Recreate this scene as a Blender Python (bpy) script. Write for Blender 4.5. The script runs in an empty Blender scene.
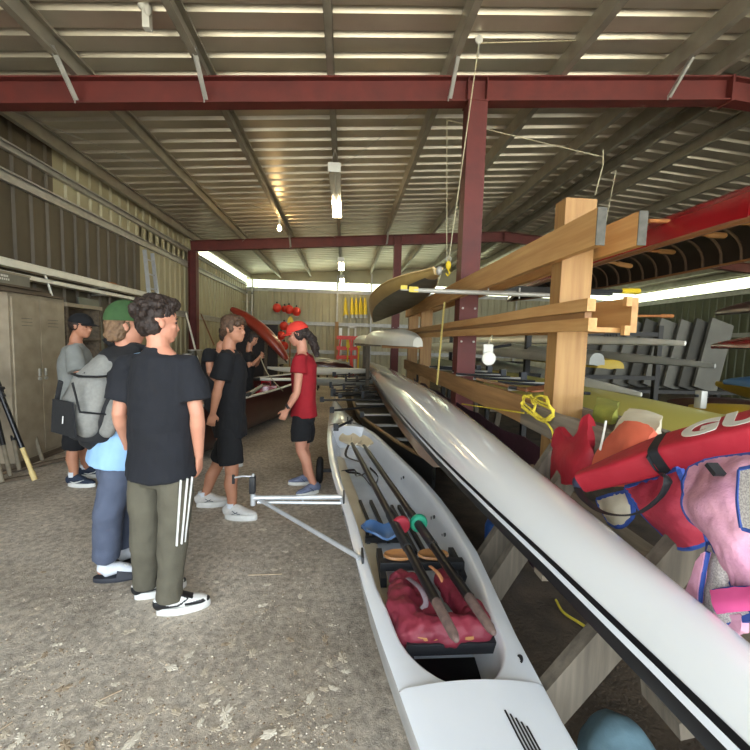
import bpy, bmesh, math, random
from mathutils import Vector, Matrix, Quaternion, noise as mnoise
random.seed(7)
S = bpy.context.scene
COL = S.collection
V = Vector
R = math.radians
PI = math.pi

# ---------------------------------------------------------------- camera, world, exposure
CY, CP, CR, CF, CH = R(4.43), R(4.73), R(-1.6), 402.0, 1.55
_f = V((math.sin(CY) * math.cos(CP), math.cos(CY) * math.cos(CP), -math.sin(CP)))
_r = V((math.cos(CY), -math.sin(CY), 0))
_d = _f.cross(_r)
CX_ = _r * math.cos(CR) + _d * math.sin(CR)
CD_ = -_r * math.sin(CR) + _d * math.cos(CR)
cam = bpy.data.objects.new('camera', bpy.data.cameras.new('camera'))
COL.objects.link(cam)
cam.data.sensor_width = 36
cam.data.lens = CF / 750 * 36
cam.data.clip_start = 0.02
cam.matrix_world = Matrix(((CX_.x, -CD_.x, -_f.x, 0), (CX_.y, -CD_.y, -_f.y, 0), (CX_.z, -CD_.z, -_f.z, CH), (0, 0, 0, 1)))
S.camera = cam

def at(px, py, X=None, Y=None, Z=None):
    """the world point seen at a pixel of the photograph, on a plane of known X, Y or Z"""
    d = CX_ * ((px - 375) / CF) + CD_ * ((py - 375) / CF) + _f
    if X is not None: t = X / d.x
    elif Y is not None: t = Y / d.y
    else: t = (Z - CH) / d.z
    return V((0, 0, CH)) + d * t

W = bpy.data.worlds.new('world'); S.world = W; W.use_nodes = True
bg = W.node_tree.nodes['Background']
bg.inputs[0].default_value = (0.84, 0.93, 1.0, 1)
bg.inputs[1].default_value = 4.4
S.view_settings.view_transform = 'Standard'
S.view_settings.look = 'None'
S.view_settings.gamma = 1
S.view_settings.use_curve_mapping = False
S.view_settings.exposure = 0.75
S.cycles.max_bounces = 8
S.cycles.diffuse_bounces = 5
S.cycles.glossy_bounces = 3
S.cycles.sample_clamp_indirect = 8
S.cycles.use_denoising = True
sun = bpy.data.lights.new('sun', 'SUN'); sun.energy = 13; sun.angle = R(1); sun.color = (1, .95, .86)
so = bpy.data.objects.new('sun', sun); COL.objects.link(so)
so.rotation_euler = V((.35, -.55, -1)).to_track_quat('-Z', 'Y').to_euler(); so.location = (0, 0, 30)
# the shed's open front: guides the daylight samples
pl_ = bpy.data.lights.new('front_opening', 'AREA'); pl_.shape = 'RECTANGLE'; pl_.size = 17; pl_.size_y = 4.2
pl_.cycles.is_portal = True
po = bpy.data.objects.new('front_opening', pl_); COL.objects.link(po)
po.location = (4.4, -2.6, 2.1); po.rotation_euler = (R(90), 0, 0)

# ---------------------------------------------------------------- materials
def lin(c):
    return tuple((x / 12.92 if x <= .04045 else ((x + .055) / 1.055) ** 2.4) for x in [v / 255 for v in c])
def mat(name, c, rough=.6, metal=0., c2=None, scale=6., amt=.5, bump=0., bscale=None, coat=0., emit=0., detail=4, stretch=None, contrast=.25):
    m = bpy.data.materials.new(name); m.use_nodes = True
    nt = m.node_tree; N = nt.nodes; L = nt.links
    b = N['Principled BSDF']
    b.inputs['Roughness'].default_value = rough; b.inputs['Metallic'].default_value = metal
    if coat: b.inputs['Coat Weight'].default_value = coat; b.inputs['Coat Roughness'].default_value = .12
    a = lin(c); z = lin(c2) if c2 else tuple(x * .72 for x in a)
    tc = N.new('ShaderNodeTexCoord'); mp = N.new('ShaderNodeMapping')
    L.new(tc.outputs['Object'], mp.inputs[0])
    if stretch: mp.inputs['Scale'].default_value = stretch
    n = N.new('ShaderNodeTexNoise'); n.inputs['Scale'].default_value = scale; n.inputs['Detail'].default_value = detail
    L.new(mp.outputs[0], n.inputs['Vector'])
    cr = N.new('ShaderNodeValToRGB')
    cr.color_ramp.elements[0].position = .5 - contrast; cr.color_ramp.elements[1].position = .5 + contrast
    cr.color_ramp.elements[0].color = (*z, 1); cr.color_ramp.elements[1].color = (*a, 1)
    L.new(n.outputs[0], cr.inputs[0]); L.new(cr.outputs[0], b.inputs['Base Color'])
    if bump:
        n2 = N.new('ShaderNodeTexNoise'); n2.inputs['Scale'].default_value = bscale or scale * 4; n2.inputs['Detail'].default_value = 6
        L.new(mp.outputs[0], n2.inputs['Vector'])
        bp = N.new('ShaderNodeBump'); bp.inputs['Strength'].default_value = bump; bp.inputs['Distance'].default_value = .02
        L.new(n2.outputs[0], bp.inputs['Height']); L.new(bp.outputs[0], b.inputs['Normal'])
    if emit:
        b.inputs['Emission Color'].default_value = (*a, 1); b.inputs['Emission Strength'].default_value = emit
    return m
def translucent(name, c, c2):
    m = bpy.data.materials.new(name); m.use_nodes = True
    nt = m.node_tree; N = nt.nodes; L = nt.links
    N.remove(N['Principled BSDF'])
    out = N['Material Output']
    tr = N.new('ShaderNodeBsdfTranslucent'); df = N.new('ShaderNodeBsdfDiffuse'); mx = N.new('ShaderNodeMixShader')
    w = N.new('ShaderNodeTexNoise'); w.inputs['Scale'].default_value = 1.2
    cr = N.new('ShaderNodeValToRGB'); cr.color_ramp.elements[0].color = (*lin(c2), 1); cr.color_ramp.elements[1].color = (*lin(c), 1)
    L.new(w.outputs[0], cr.inputs[0]); L.new(cr.outputs[0], tr.inputs[0]); L.new(cr.outputs[0], df.inputs[0])
    mx.inputs[0].default_value = .25
    L.new(tr.outputs[0], mx.inputs[1]); L.new(df.outputs[0], mx.inputs[2]); L.new(mx.outputs[0], out.inputs[0])
    return m
def wood(name, c, c2, scale=3., axis='Y', rough=.6):
    st = {'Y': (9, .6, 9), 'X': (.6, 9, 9), 'Z': (9, 9, .6)}[axis]
    return mat(name, c, rough, 0, c2, scale, bump=.15, bscale=scale * 3, stretch=st, detail=6, contrast=.2)

# ---------------------------------------------------------------- geometry helpers
ROOT = {}
def tag(o, label=None, cat=None, group=None, kind=None):
    if label: o['label'] = label
    if cat: o['category'] = cat
    if group: o['group'] = group
    if kind: o['kind'] = kind
    return o
def thing(name, label, cat, loc=(0, 0, 0), rz=0., group=None):
    o = bpy.data.objects.new(name, None); COL.objects.link(o)
    o.empty_display_size = .1
    o.location = loc; o.rotation_euler = (0, 0, rz)
    ROOT[o.name] = Matrix.Translation(V(loc)) @ Matrix.Rotation(rz, 4, 'Z')
    return tag(o, label, cat, group)
def place(o, loc, rot=(0, 0, 0)):
    o.location = loc; o.rotation_euler = rot
def dup(o, loc=None, rot=None, label=None, parent=None):
    c = o.copy(); COL.objects.link(c)
    if parent is not None: c.parent = parent
    if loc is not None: c.location = loc
    if rot is not None: c.rotation_euler = rot
    if label: c['label'] = label
    for ch in list(o.children): dup(ch, parent=c)
    return c

class MB:
    def __init__(s): s.bm = bmesh.new()
    def quadstrip(s, rings, closed=True, cap0=True, cap1=True):
        vs = [[s.bm.verts.new(p) for p in r] for r in rings]
        n = len(vs[0]); m = n if closed else n - 1
        for a, b in zip(vs, vs[1:]):
            for i in range(m):
                j = (i + 1) % n
                try: s.bm.faces.new((a[i], a[j], b[j], b[i]))
                except ValueError: pass
        if closed:
            if cap0: s.bm.faces.new(list(reversed(vs[0])))
            if cap1: s.bm.faces.new(vs[-1])
        return s
    def box(s, c, d, rot=None, bev=0.):
        c = V(c); h = V(d) / 2
        q = rot if rot is not None else Matrix.Identity(3)
        if not isinstance(q, Matrix): q = q.to_matrix()
        pts = [c + q @ V((x * h.x, y * h.y, z * h.z)) for z in (-1, 1) for x, y in ((-1, -1), (1, -1), (1, 1), (-1, 1))]
        v = [s.bm.verts.new(p) for p in pts]
        fs = [s.bm.faces.new([v[i] for i in f]) for f in ((3, 2, 1, 0), (4, 5, 6, 7), (0, 1, 5, 4), (1, 2, 6, 5), (2, 3, 7, 6), (3, 0, 4, 7))]
        if bev:
            es = list({e for f in fs for e in f.edges})
            bmesh.ops.bevel(s.bm, geom=es, offset=bev, segments=2, affect='EDGES', profile=.6)
        return s
    def bx(s, x0, x1, y0, y1, z0, z1, bev=0.):
        return s.box(((x0 + x1) / 2, (y0 + y1) / 2, (z0 + z1) / 2), (x1 - x0, y1 - y0, z1 - z0), bev=bev)
    def frame(s, t, up=None):
        t = V(t).normalized(); up = V(up) if up is not None else V((0, 0, 1))
        if abs(t.dot(up.normalized())) > .97: up = V((0, 1, 0)) if abs(t.y) < .9 else V((1, 0, 0))
        x = t.cross(up).normalized(); y = x.cross(t).normalized()
        return x, y
    def bar(s, p0, p1, w, h, up=None, bev=0.):
        p0 = V(p0); p1 = V(p1); x, y = s.frame(p1 - p0, up)
        m = Matrix((x, (p1 - p0).normalized(), y)).transposed()
        return s.box((p0 + p1) / 2, (w, (p1 - p0).length, h), m, bev)
    def tube(s, pts, r, n=8, up=None, ry=None, cap=True, rnd=False):
        pts = [V(p) for p in pts]
        rs = r if isinstance(r, (list, tuple)) else [r] * len(pts)
        ys = ry if isinstance(ry, (list, tuple)) else ([ry] * len(pts) if ry is not None else rs)
        rings = []; px = None
        k = len(pts)
        for i in range(k):
            t = (pts[min(i + 1, k - 1)] - pts[max(i - 1, 0)])
            if t.length < 1e-9: t = V((0, 0, 1))
            t.normalize()
            if px is None: x, y = s.frame(t, up)
            else:
                x = (px - t * px.dot(t))
                if x.length < 1e-6: x, y = s.frame(t, up)
                x.normalize(); y = x.cross(t).normalized()
            px = x
            def ring(c, f): return [c + x * (rs[i] * f * math.cos(2 * PI * j / n)) + y * (ys[i] * f * math.sin(2 * PI * j / n)) for j in range(n)]
            if rnd and i == 0:
                for a in (80, 55, 28): rings.append(ring(pts[0] - t * (min(rs[0], ys[0]) * math.sin(R(a))), math.cos(R(a))))
            rings.append(ring(pts[i], 1))
            if rnd and i == k - 1:
                for a in (28, 55, 80): rings.append(ring(pts[-1] + t * (min(rs[-1], ys[-1]) * math.sin(R(a))), math.cos(R(a))))
        return s.quadstrip(rings, True, cap, cap)
    def lathe(s, prof, o=(0, 0, 0), axis=(0, 0, 1), n=16):
        o = V(o); ax = V(axis).normalized(); x, y = s.frame(ax)
        rings = [[o + ax * z + (x * math.cos(2 * PI * j / n) + y * math.sin(2 * PI * j / n)) * max(r, 1e-4) for j in range(n)] for r, z in prof]
        return s.quadstrip(rings)
    def ell(s, c, r, q=None, n=14, m=8):
        c = V(c); r = V(r) if not isinstance(r, (int, float)) else V((r, r, r))
        q = q or Matrix.Identity(3)
        rings = []
        for i in range(m + 1):
            a = -PI / 2 + PI * (i + .02 if i == 0 else i - .02 if i == m else i) / m
            rings.append([c + q @ V((r.x * math.cos(a) * math.cos(2 * PI * j / n), r.y * math.cos(a) * math.sin(2 * PI * j / n), r.z * math.sin(a))) for j in range(n)])
        return s.quadstrip(rings)
    def sheet(s, grid, th=.01, off=None):
        """a thick sheet over a grid of points (rows of equal length)"""
        g = [[V(p) for p in r] for r in grid]; a = len(g); b = len(g[0])
        nr = []
        for i in range(a):
            row = []
            for j in range(b):
                du = g[min(i + 1, a - 1)][j] - g[max(i - 1, 0)][j]; dv = g[i][min(j + 1, b - 1)] - g[i][max(j - 1, 0)]
                q = du.cross(dv); row.append(q.normalized() if q.length > 1e-9 else V((0, 0, 1)))
            nr.append(row)
        f = [[s.bm.verts.new(g[i][j] + nr[i][j] * th / 2) for j in range(b)] for i in range(a)]
        k = [[s.bm.verts.new(g[i][j] - nr[i][j] * th / 2) for j in range(b)] for i in range(a)]
        for i in range(a - 1):
            for j in range(b - 1):
                s.bm.faces.new((f[i][j], f[i + 1][j], f[i + 1][j + 1], f[i][j + 1]))
                s.bm.faces.new((k[i][j], k[i][j + 1], k[i + 1][j + 1], k[i + 1][j]))
        for i in range(a - 1):
            s.bm.faces.new((f[i][0], k[i][0], k[i + 1][0], f[i + 1][0])); s.bm.faces.new((f[i][-1], f[i + 1][-1], k[i + 1][-1], k[i][-1]))
        for j in range(b - 1):
            s.bm.faces.new((f[0][j], f[0][j + 1], k[0][j + 1], k[0][j])); s.bm.faces.new((f[-1][j], k[-1][j], k[-1][j + 1], f[-1][j + 1]))
        return s
    def prism(s, outline, d, th):
        """outline: 3D points of a planar polygon, extruded along d by th"""
        d = V(d).normalized() * th
        a = [s.bm.verts.new(V(p)) for p in outline]; b = [s.bm.verts.new(V(p) + d) for p in outline]
        s.bm.faces.new(a); s.bm.faces.new(list(reversed(b)))
        n = len(a)
        for i in range(n): s.bm.faces.new((a[i], b[i], b[(i + 1) % n], a[(i + 1) % n]))
        return s
    def build(s, name, m, parent=None, smooth=True, sharp=40, world=True, voxel=0, relax=0, factor=.5, sub=0):
        bm = s.bm
        bmesh.ops.recalc_face_normals(bm, faces=bm.faces)
        if voxel:
            me = bpy.data.meshes.new('t'); bm.to_mesh(me)
            t = bpy.data.objects.new('t', me); COL.objects.link(t)
            q = t.modifiers.new('r', 'REMESH'); q.mode = 'VOXEL'; q.voxel_size = voxel
            if relax:
                q = t.modifiers.new('s', 'SMOOTH'); q.iterations = relax; q.factor = factor
            dg = bpy.context.evaluated_depsgraph_get(); dg.update()
            me2 = bpy.data.meshes.new_from_object(t.evaluated_get(dg))
            bpy.data.objects.remove(t); bpy.data.meshes.remove(me)
            bm.clear(); bm.from_mesh(me2); bpy.data.meshes.remove(me2)
        if sub:
            bmesh.ops.subdivide_edges(bm, edges=bm.edges, cuts=sub, use_grid_fill=True)
        me = bpy.data.meshes.new(name)
        o = bpy.data.objects.new(name, me); COL.objects.link(o)
        if parent is not None:
            o.parent = parent
            M0 = ROOT.get(parent.name)
            if M0 is not None:
                ROOT[o.name] = M0
                if world: bm.transform(M0.inverted())
        else:
            if world and len(bm.verts):
                xs = [v.co for v in bm.verts]
                lo = V((min(p.x for p in xs), min(p.y for p in xs), min(p.z for p in xs)))
                hi = V((max(p.x for p in xs), max(p.y for p in xs), max(p.z for p in xs)))
                c = V(((lo.x + hi.x) / 2, (lo.y + hi.y) / 2, lo.z))
                bm.transform(Matrix.Translation(-c)); o.location = c
                ROOT[o.name] = Matrix.Translation(c)
            else: ROOT[o.name] = Matrix.Identity(4)
        if smooth:
            for f in bm.faces: f.smooth = True
            if sharp and not voxel:
                for e in bm.edges:
                    if len(e.link_faces) == 2 and e.calc_face_angle(0) > R(sharp): e.smooth = False
        bm.to_mesh(me); bm.free()
        if isinstance(m, (list, tuple)):
            for q in m: me.materials.append(q)
        else: me.materials.append(m)
        return o

def solo(mb, name, m, label, cat, group=None, **k):
    return tag(mb.build(name, m, **k), label, cat, group)
def struct(mb, name, m, parent=None, **k):
    o = mb.build(name, m, parent, **k)
    if parent is None: o['kind'] = 'structure'
    return o
def bez(p0, p1, p2, p3, n=12):
    p0, p1, p2, p3 = map(V, (p0, p1, p2, p3)); out = []
    for i in range(n + 1):
        t = i / n; u = 1 - t
        out.append(p0 * u ** 3 + p1 * 3 * u * u * t + p2 * 3 * u * t * t + p3 * t ** 3)
    return out
def smoothpath(pts, n=6):
    pts = [V(p) for p in pts]; out = []
    for i in range(len(pts) - 1):
        a = pts[max(i - 1, 0)]; b = pts[i]; c = pts[i + 1]; d = pts[min(i + 2, len(pts) - 1)]
        for k in range(n):
            t = k / n
            out.append(.5 * ((2 * b) + (c - a) * t + (2 * a - 5 * b + 4 * c - d) * t * t + (-a + 3 * b - 3 * c + d) * t ** 3))
    out.append(pts[-1]); return out
# ---------------------------------------------------------------- the shed
XL, XR, XRG = -4.15, 13.0, 4.3          # left wall, right wall, ridge
Y0, Y1, Y2, Y3 = -2.6, 4.55, 11.05, 17.5
SL = .075
def zb(x): return 4.07 + SL * x if x <= XRG else 4.07 + SL * (2 * XRG - x)     # underside of the roof beams
BD, PD = .26, .2

def ground_mat():
    m = bpy.data.materials.new('trodden_dirt'); m.use_nodes = True
    nt = m.node_tree; N = nt.nodes; L = nt.links; b = N['Principled BSDF']
    b.inputs['Roughness'].default_value = .95
    tc = N.new('ShaderNodeTexCoord')
    def nz(sc, de=6, ro=.6):
        n = N.new('ShaderNodeTexNoise'); n.inputs['Scale'].default_value = sc; n.inputs['Detail'].default_value = de; n.inputs['Roughness'].default_value = ro
        L.new(tc.outputs['Object'], n.inputs['Vector']); return n
    a = nz(.9, 5); f = nz(26, 8, .7); g = nz(90, 6, .75)
    def ramp(src, p0, c0, p1, c1):
        r = N.new('ShaderNodeValToRGB'); e = r.color_ramp.elements
        e[0].position = p0; e[0].color = (*c0, 1); e[1].position = p1; e[1].color = (*c1, 1); L.new(src, r.inputs[0]); return r
    r1 = ramp(a.outputs[0], .35, lin((172, 161, 146)), .65, lin((216, 206, 191)))
    r2 = ramp(f.outputs[0], .35, (.42, .41, .4), .66, (1.2, 1.18, 1.15))
    mu = N.new('ShaderNodeMix'); mu.data_type = 'RGBA'; mu.blend_type = 'MULTIPLY'; mu.inputs[0].default_value = .8
    L.new(r1.outputs[0], mu.inputs[6]); L.new(r2.outputs[0], mu.inputs[7])
    # pale chips trodden into the dirt
    v = N.new('ShaderNodeTexVoronoi'); v.inputs['Scale'].default_value = 30; v.inputs['Randomness'].default_value = 1
    L.new(tc.outputs['Object'], v.inputs['Vector'])
    ck = ramp(v.outputs['Distance'], .12, (1, 1, 1), .22, (0, 0, 0))
    sp = N.new('ShaderNodeSeparateColor'); L.new(v.outputs['Color'], sp.inputs[0])
    gt = N.new('ShaderNodeMath'); gt.operation = 'GREATER_THAN'; gt.inputs[1].default_value = .78; L.new(sp.outputs[0], gt.inputs[0])
    pm = N.new('ShaderNodeMath'); pm.operation = 'MULTIPLY'; L.new(ck.outputs[0], pm.inputs[0]); L.new(gt.outputs[0], pm.inputs[1])
    m2 = N.new('ShaderNodeMix'); m2.data_type = 'RGBA'
    L.new(pm.outputs[0], m2.inputs[0]); L.new(mu.outputs[2], m2.inputs[6]); m2.inputs[7].default_value = (*lin((226, 216, 200)), 1)
    L.new(m2.outputs[2], b.inputs['Base Color'])
    bp = N.new('ShaderNodeBump'); bp.inputs['Strength'].default_value = .55; bp.inputs['Distance'].default_value = .03
    ad = N.new('ShaderNodeMath'); ad.operation = 'ADD'; L.new(f.outputs[0], ad.inputs[0]); L.new(g.outputs[0], ad.inputs[1])
    L.new(ad.outputs[0], bp.inputs['Height']); L.new(bp.outputs[0], b.inputs['Normal'])
    return m
M_dirt = ground_mat()
M_roof = mat('zincalume_roof', (204, 196, 178), .36, .56, (184, 176, 158), 2, bump=.03, bscale=8)
M_clad = mat('olive_cladding', (172, 165, 134), .55, .1, (156, 149, 120), 1.5)
M_clad_d = mat('shaded_brown_cladding', (96, 86, 70), .6, .1, (78, 70, 56), 1.5)
M_clad_r = mat('dark_olive_cladding', (96, 98, 72), .6, .1, (82, 84, 60), 1.5)
M_red = mat('red_oxide_steel', (104, 40, 33), .6, 0, (82, 33, 28), 5, bump=.05)
M_galv = mat('galvanised_steel', (186, 184, 176), .45, .35, (160, 158, 150), 9)
M_purlin = mat('galvanised_purlin', (170, 165, 150), .5, .4, (144, 138, 124), 4)
M_strip = translucent('fibreglass_strip', (235, 240, 205), (222, 228, 190))

struct(MB().bx(-40, 50, -40, 22, -.2, 0), 'floor', M_dirt, smooth=False)

M_earth = mat('dark_earth', (92, 78, 62), .95, 0, (54, 45, 36), 5, bump=.6, bscale=60, detail=8)  # ground coloured darker across the whole rack bay
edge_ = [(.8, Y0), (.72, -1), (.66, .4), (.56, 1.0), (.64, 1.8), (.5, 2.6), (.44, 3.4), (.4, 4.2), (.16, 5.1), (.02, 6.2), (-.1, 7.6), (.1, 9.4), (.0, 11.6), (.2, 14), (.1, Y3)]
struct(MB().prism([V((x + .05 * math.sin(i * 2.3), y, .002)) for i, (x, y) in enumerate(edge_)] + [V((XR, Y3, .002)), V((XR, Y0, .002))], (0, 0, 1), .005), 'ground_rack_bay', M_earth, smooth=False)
M_apron = mat('pale_gravel_apron', (205, 198, 182), .9, 0, (186, 178, 160), 3)
struct(MB().bx(-40, 50, -40, Y0 - 1.0, -.1, .012), 'ground_apron', M_apron, smooth=False)

def ribs(a, b, step, deep, flat=.58, sl=.07, skew=0):
    """a trapezoidal rib profile: (along, offset) points"""
    out = []; x = a
    while x < b:
        out += [(x, 0), (x + step * flat, 0), (x + step * (flat + sl), deep), (x + step * (1 - sl), deep)]; x += step
    return [p for p in out if p[0] <= b] + [(b, 0)]
def cladding(name, pt, a, b, lo, hi, m, step=.29, deep=.03):
    mb = MB(); pr = ribs(a, b, step, deep)
    mb.quadstrip([[pt(u, o, lo) for u, o in pr], [pt(u, o, hi) for u, o in pr]], closed=False)
    return struct(mb, name, m, smooth=False)
# roof sheets: ribs run across the slope
def roofsheet(name, xa, xb):
    pr = ribs(Y0 - .2, Y3 + .3, .293, .052, .68, .085)
    mb = MB()
    mb.quadstrip([[V((x, y, zb(x) + BD + PD + o)) for y, o in pr] for x in (xa, xb)], closed=False)
    mb.quadstrip([[V((x, y, zb(x) + BD + PD + o + .012)) for y, o in pr] for x in (xa, xb)], closed=False)
    return struct(mb, name, M_roof, smooth=False)
roofsheet('roof_left', XL - .2, XRG); roofsheet('roof_right', XRG, XR + .2)
ZT = zb(XL) + BD + PD                       # eave
# left wall: shade of the front bays painted as darker sheets, olive further on, a clear strip on top of the last bay
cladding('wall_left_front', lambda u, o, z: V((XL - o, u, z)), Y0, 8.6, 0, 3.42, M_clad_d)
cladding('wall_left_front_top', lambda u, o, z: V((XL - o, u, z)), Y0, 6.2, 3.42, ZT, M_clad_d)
cladding('wall_left_top', lambda u, o, z: V((XL - o, u, z)), 6.2, Y2 + .3, 3.42, ZT, M_clad)
cladding('wall_left', lambda u, o, z: V((XL - o, u, z)), 8.6, Y3, 0, 3.84, M_clad)
cladding('window_1', lambda u, o, z: V((XL - o, u, z)), Y2 + .3, Y3, 3.84, ZT, M_strip)
cladding('wall_left_infill', lambda u, o, z: V((XL - o, u, z)), 8.6, Y2 + .3, 3.42, 3.84, M_clad) if False else None
cladding('wall_back', lambda u, o, z: V((u, Y3 + o, z)), XL, XR, 0, 3.66, M_clad)
cladding('window_2', lambda u, o, z: V((u, Y3 + o, z)), XL, XR, 3.66, 4.02, M_strip)
mb = MB(); mb.prism([(XL, Y3, 4.02), (XR, Y3, 4.02), (XR, Y3, zb(XR) + .46), (XRG, Y3, zb(XRG) + .46), (XL, Y3, zb(XL) + .46)], (0, 1, 0), .03)
struct(mb, 'wall_back_gable', M_clad, smooth=False)
cladding('wall_right', lambda u, o, z: V((XR + o, u, z)), Y0, Y3, 0, 3.62, M_clad_r)
cladding('window_3', lambda u, o, z: V((XR + o, u, z)), Y0, Y3, 3.62, 3.98, M_strip)
cladding('wall_right_top', lambda u, o, z: V((XR + o, u, z)), Y0, Y3, 3.98, zb(XR) + .46, M_clad)

def ibeam(mb, p0, p1, h, w, t=.016):
    p0 = V(p0); p1 = V(p1); u = V((0, 0, 1))
    mb.bar(p0 + u * (t / 2), p1 + u * (t / 2), w, t); mb.bar(p0 + u * (h - t / 2), p1 + u * (h - t / 2), w, t)
    mb.bar(p0 + u * (h / 2), p1 + u * (h / 2), t * .8, h - 2 * t)
PX = [-4.0, -2.78, -1.52, -.24, 1.02, 2.28, 3.5, 4.05, 4.6, 5.3, 6.6, 7.9, 9.2, 10.5, 11.8, 12.85]
for k, y in enumerate((Y1, Y2)):
    mb = MB()
    ibeam(mb, (XL + .1, y, zb(XL + .1)), (XRG, y, zb(XRG)), BD, .15)
    ibeam(mb, (XRG, y, zb(XRG)), (XR - .1, y, zb(XR - .1)), BD, .15)
    mb.bx(XRG - .012, XRG + .012, y - .09, y + .09, zb(XRG) - .02, zb(XRG) + BD)
    for x in (1.27, 1.48): mb.bx(x - .006, x + .006, y - .075, y + .075, zb(x), zb(x) + BD)
    o = struct(mb, 'roof_beam', M_red, smooth=False)
    # fly braces from the purlins down to the beam's bottom flange
    for x in ([-2.78, -1.52, 1.02, 3.5, 4.6] if k == 0 else [-1.52, 1.02, 3.5]):
        b = MB()
        a = V((x + .03, y - .42, zb(x) + BD + .05)); e = V((x + .03, y - .085, zb(x) + .02))
        b.bar(a, e, .04, .004, up=(1, 0, 0)); b.bar(a + V((.02, 0, 0)), e + V((.02, 0, 0)), .004, .04, up=(1, 0, 0))
        b.tube([e - V((0, 0, .03)), e + V((0, 0, .02))], .007, 6)
        b.build('fly_brace', M_galv, o, smooth=False)
def purlin(x, y0, y1, big=False):
    z = zb(x) + BD; mb = MB(); w = .065
    if x > XRG: w = -w
    mb.bx(x - .002, x + .002, y0, y1, z, z + PD)
    for zz in (z + .002, z + PD - .002): mb.bx(min(x, x + w), max(x, x + w), y0, y1, zz - .002, zz + .002)
    for zz in (z + .012, z + PD - .012): mb.bx(x + w - .002, x + w + .002, y0, y1, zz - .012, zz + .012)
    struct(mb, 'roof_purlin', M_purlin, smooth=False)
for x in PX: purlin(x, Y0 - .1, Y3)
# thin roof bracing rods
for a, b in (((-4.0, 4.7, 4.0), (-.3, 10.9, 4.25)), ((1.0, 4.7, 4.35), (-2.7, 10.9, 4.05))):
    struct(MB().tube([a, b], .004, 5), 'brace_rod', M_galv)
def post(x, y, w, z0=0, name='steel_post'):
    mb = MB(); h = zb(x)
    for s in (-1, 1): mb.bx(x + s * (w / 2 - .006) - .006, x + s * (w / 2 - .006) + .006, y - .1, y + .1, 0, h)
    mb.bx(x - w / 2, x + w / 2, y - .006, y + .006, 0, h); mb.bx(x - w / 2 - .04, x + w / 2 + .04, y - .14, y + .14, 0, .015)
    struct(mb, name, M_red, smooth=False)
def channel_post(x, y, w):
    mb = MB(); h = zb(x)
    mb.bx(x - w / 2, x + w / 2, y - .1, y + .1, 0, h); mb.bx(x - w / 2 - .03, x + w / 2 + .03, y - .13, y + .13, 0, .015)
    mb.bx(x - w / 2 - .01, x + w / 2 + .01, y - .11, y + .11, h - .015, h)
    o = struct(mb, 'steel_post', M_red, smooth=False)
    for z in (1.58, 1.95):
        for dx in (-.07, .07):
            MB().tube([(x + dx, y - .1, z), (x + dx, y - .118, z)], .012, 6).build('bolt', M_galv, o)
channel_post(1.375, Y1, .21); channel_post(1.375, Y2, .2)
for y in (Y1, Y2): post(XL + .16, y, .2); post(XR - .16, y, .2)
# girts and ledges on the walls
def girt(p0, p1, h=.14, d=.06, m=None):
    mb = MB(); p0 = V(p0); p1 = V(p1)
    mb.bar(p0, p1, .004, h) if False else None
    t = (p1 - p0).normalized(); n = V((-t.y, t.x, 0)) * -1
    for dz in (h / 2, -h / 2): mb.bar(p0 + V((0, 0, dz)) + n * (d / 2), p1 + V((0, 0, dz)) + n * (d / 2), d, .004)
    mb.bar(p0 + n * .004, p1 + n * .004, .005, h)
    mb.bar(p0 + n * d + V((0, 0, h / 2 - .01)), p1 + n * d + V((0, 0, h / 2 - .01)), .004, .02); mb.bar(p0 + n * d + V((0, 0, -h / 2 + .01)), p1 + n * d + V((0, 0, -h / 2 + .01)), .004, .02)
    struct(mb, 'wall_girt', m or M_galv, smooth=False)
girt((XL + .003, Y0, 3.42), (XL + .003, Y3, 3.42))
girt((XL + .003, Y0, 3.78), (XL + .003, Y3, 3.78), .1)
girt((XL + .003, 8.6, 2.12), (XL + .003, Y3, 2.12))
for z in (3.62, 2.25, 1.05): girt((XL, Y3 - .003, z), (XR, Y3 - .003, z))
for z in (3.5, 2.1): girt((XR - .003, Y3, z), (XR - .003, Y0, z))
for x in (-3.9, -.35, 1.1, 3.6, 7.5): struct(MB().bx(x - .03, x + .03, Y3 - .14, Y3 - .07, 0, zb(x) + BD), 'wall_stud', M_galv, smooth=False)
# ---------------------------------------------------------------- lamps hanging in the shed
M_white = mat('white_enamel', (225, 224, 214), .35, 0, (205, 203, 192), 8)
M_tube = mat('lit_tube', (255, 234, 190), .4, emit=34.)
M_bulb = mat('lit_bulb', (255, 214, 150), .4, emit=120.)
M_rope = mat('pale_rope', (196, 188, 158), .9, 0, (160, 150, 120), 60)
def batten(x, y0, y1, z, label, lit0):
    t = thing('ceiling_batten_light', label, 'ceiling light', (x, (y0 + y1) / 2, z), group='strip lights down the middle of the roof')
    MB().bx(x - .085, x + .085, y0, y1, z + .03, z + .1, .008).build('housing', M_white, t, smooth=False)
    MB().bx(x - .09, x + .09, y0 - .012, y0, z - .03, z + .1).build('end_cap', M_white, t)
    MB().bx(x - .09, x + .09, y1, y1 + .012, z - .03, z + .1).build('end_cap', M_white, t)
    for dx in (-.05, .05): MB().tube([(x + dx, lit0, z - .005), (x + dx, y1 - .02, z - .005)], .022, 10).build('tube', M_tube, t)
    MB().tube([(x, y0, z + .015), (x, lit0 - .02, z + .015)], .02, 8).build('reflector', M_white, t)
    zz = zb(x) + BD
    for yy in (y0 + .12, y1 - .1):
        mb = MB(); mb.tube([(x - .06, yy, z + .1), (x, yy, z + .35), (x, yy, zz)], .004, 5); mb.tube([(x + .06, yy, z + .1), (x, yy, z + .35)], .004, 5)
        mb.build('chain', M_galv, t)
batten(-.2, 6.0, 8.15, 3.98, 'long white batten light nearest the front beam, its far half lit', 7.35)
batten(-.15, 11.4, 12.75, 3.75, 'white batten light with two lit tubes just behind the second beam', 11.75)
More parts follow.
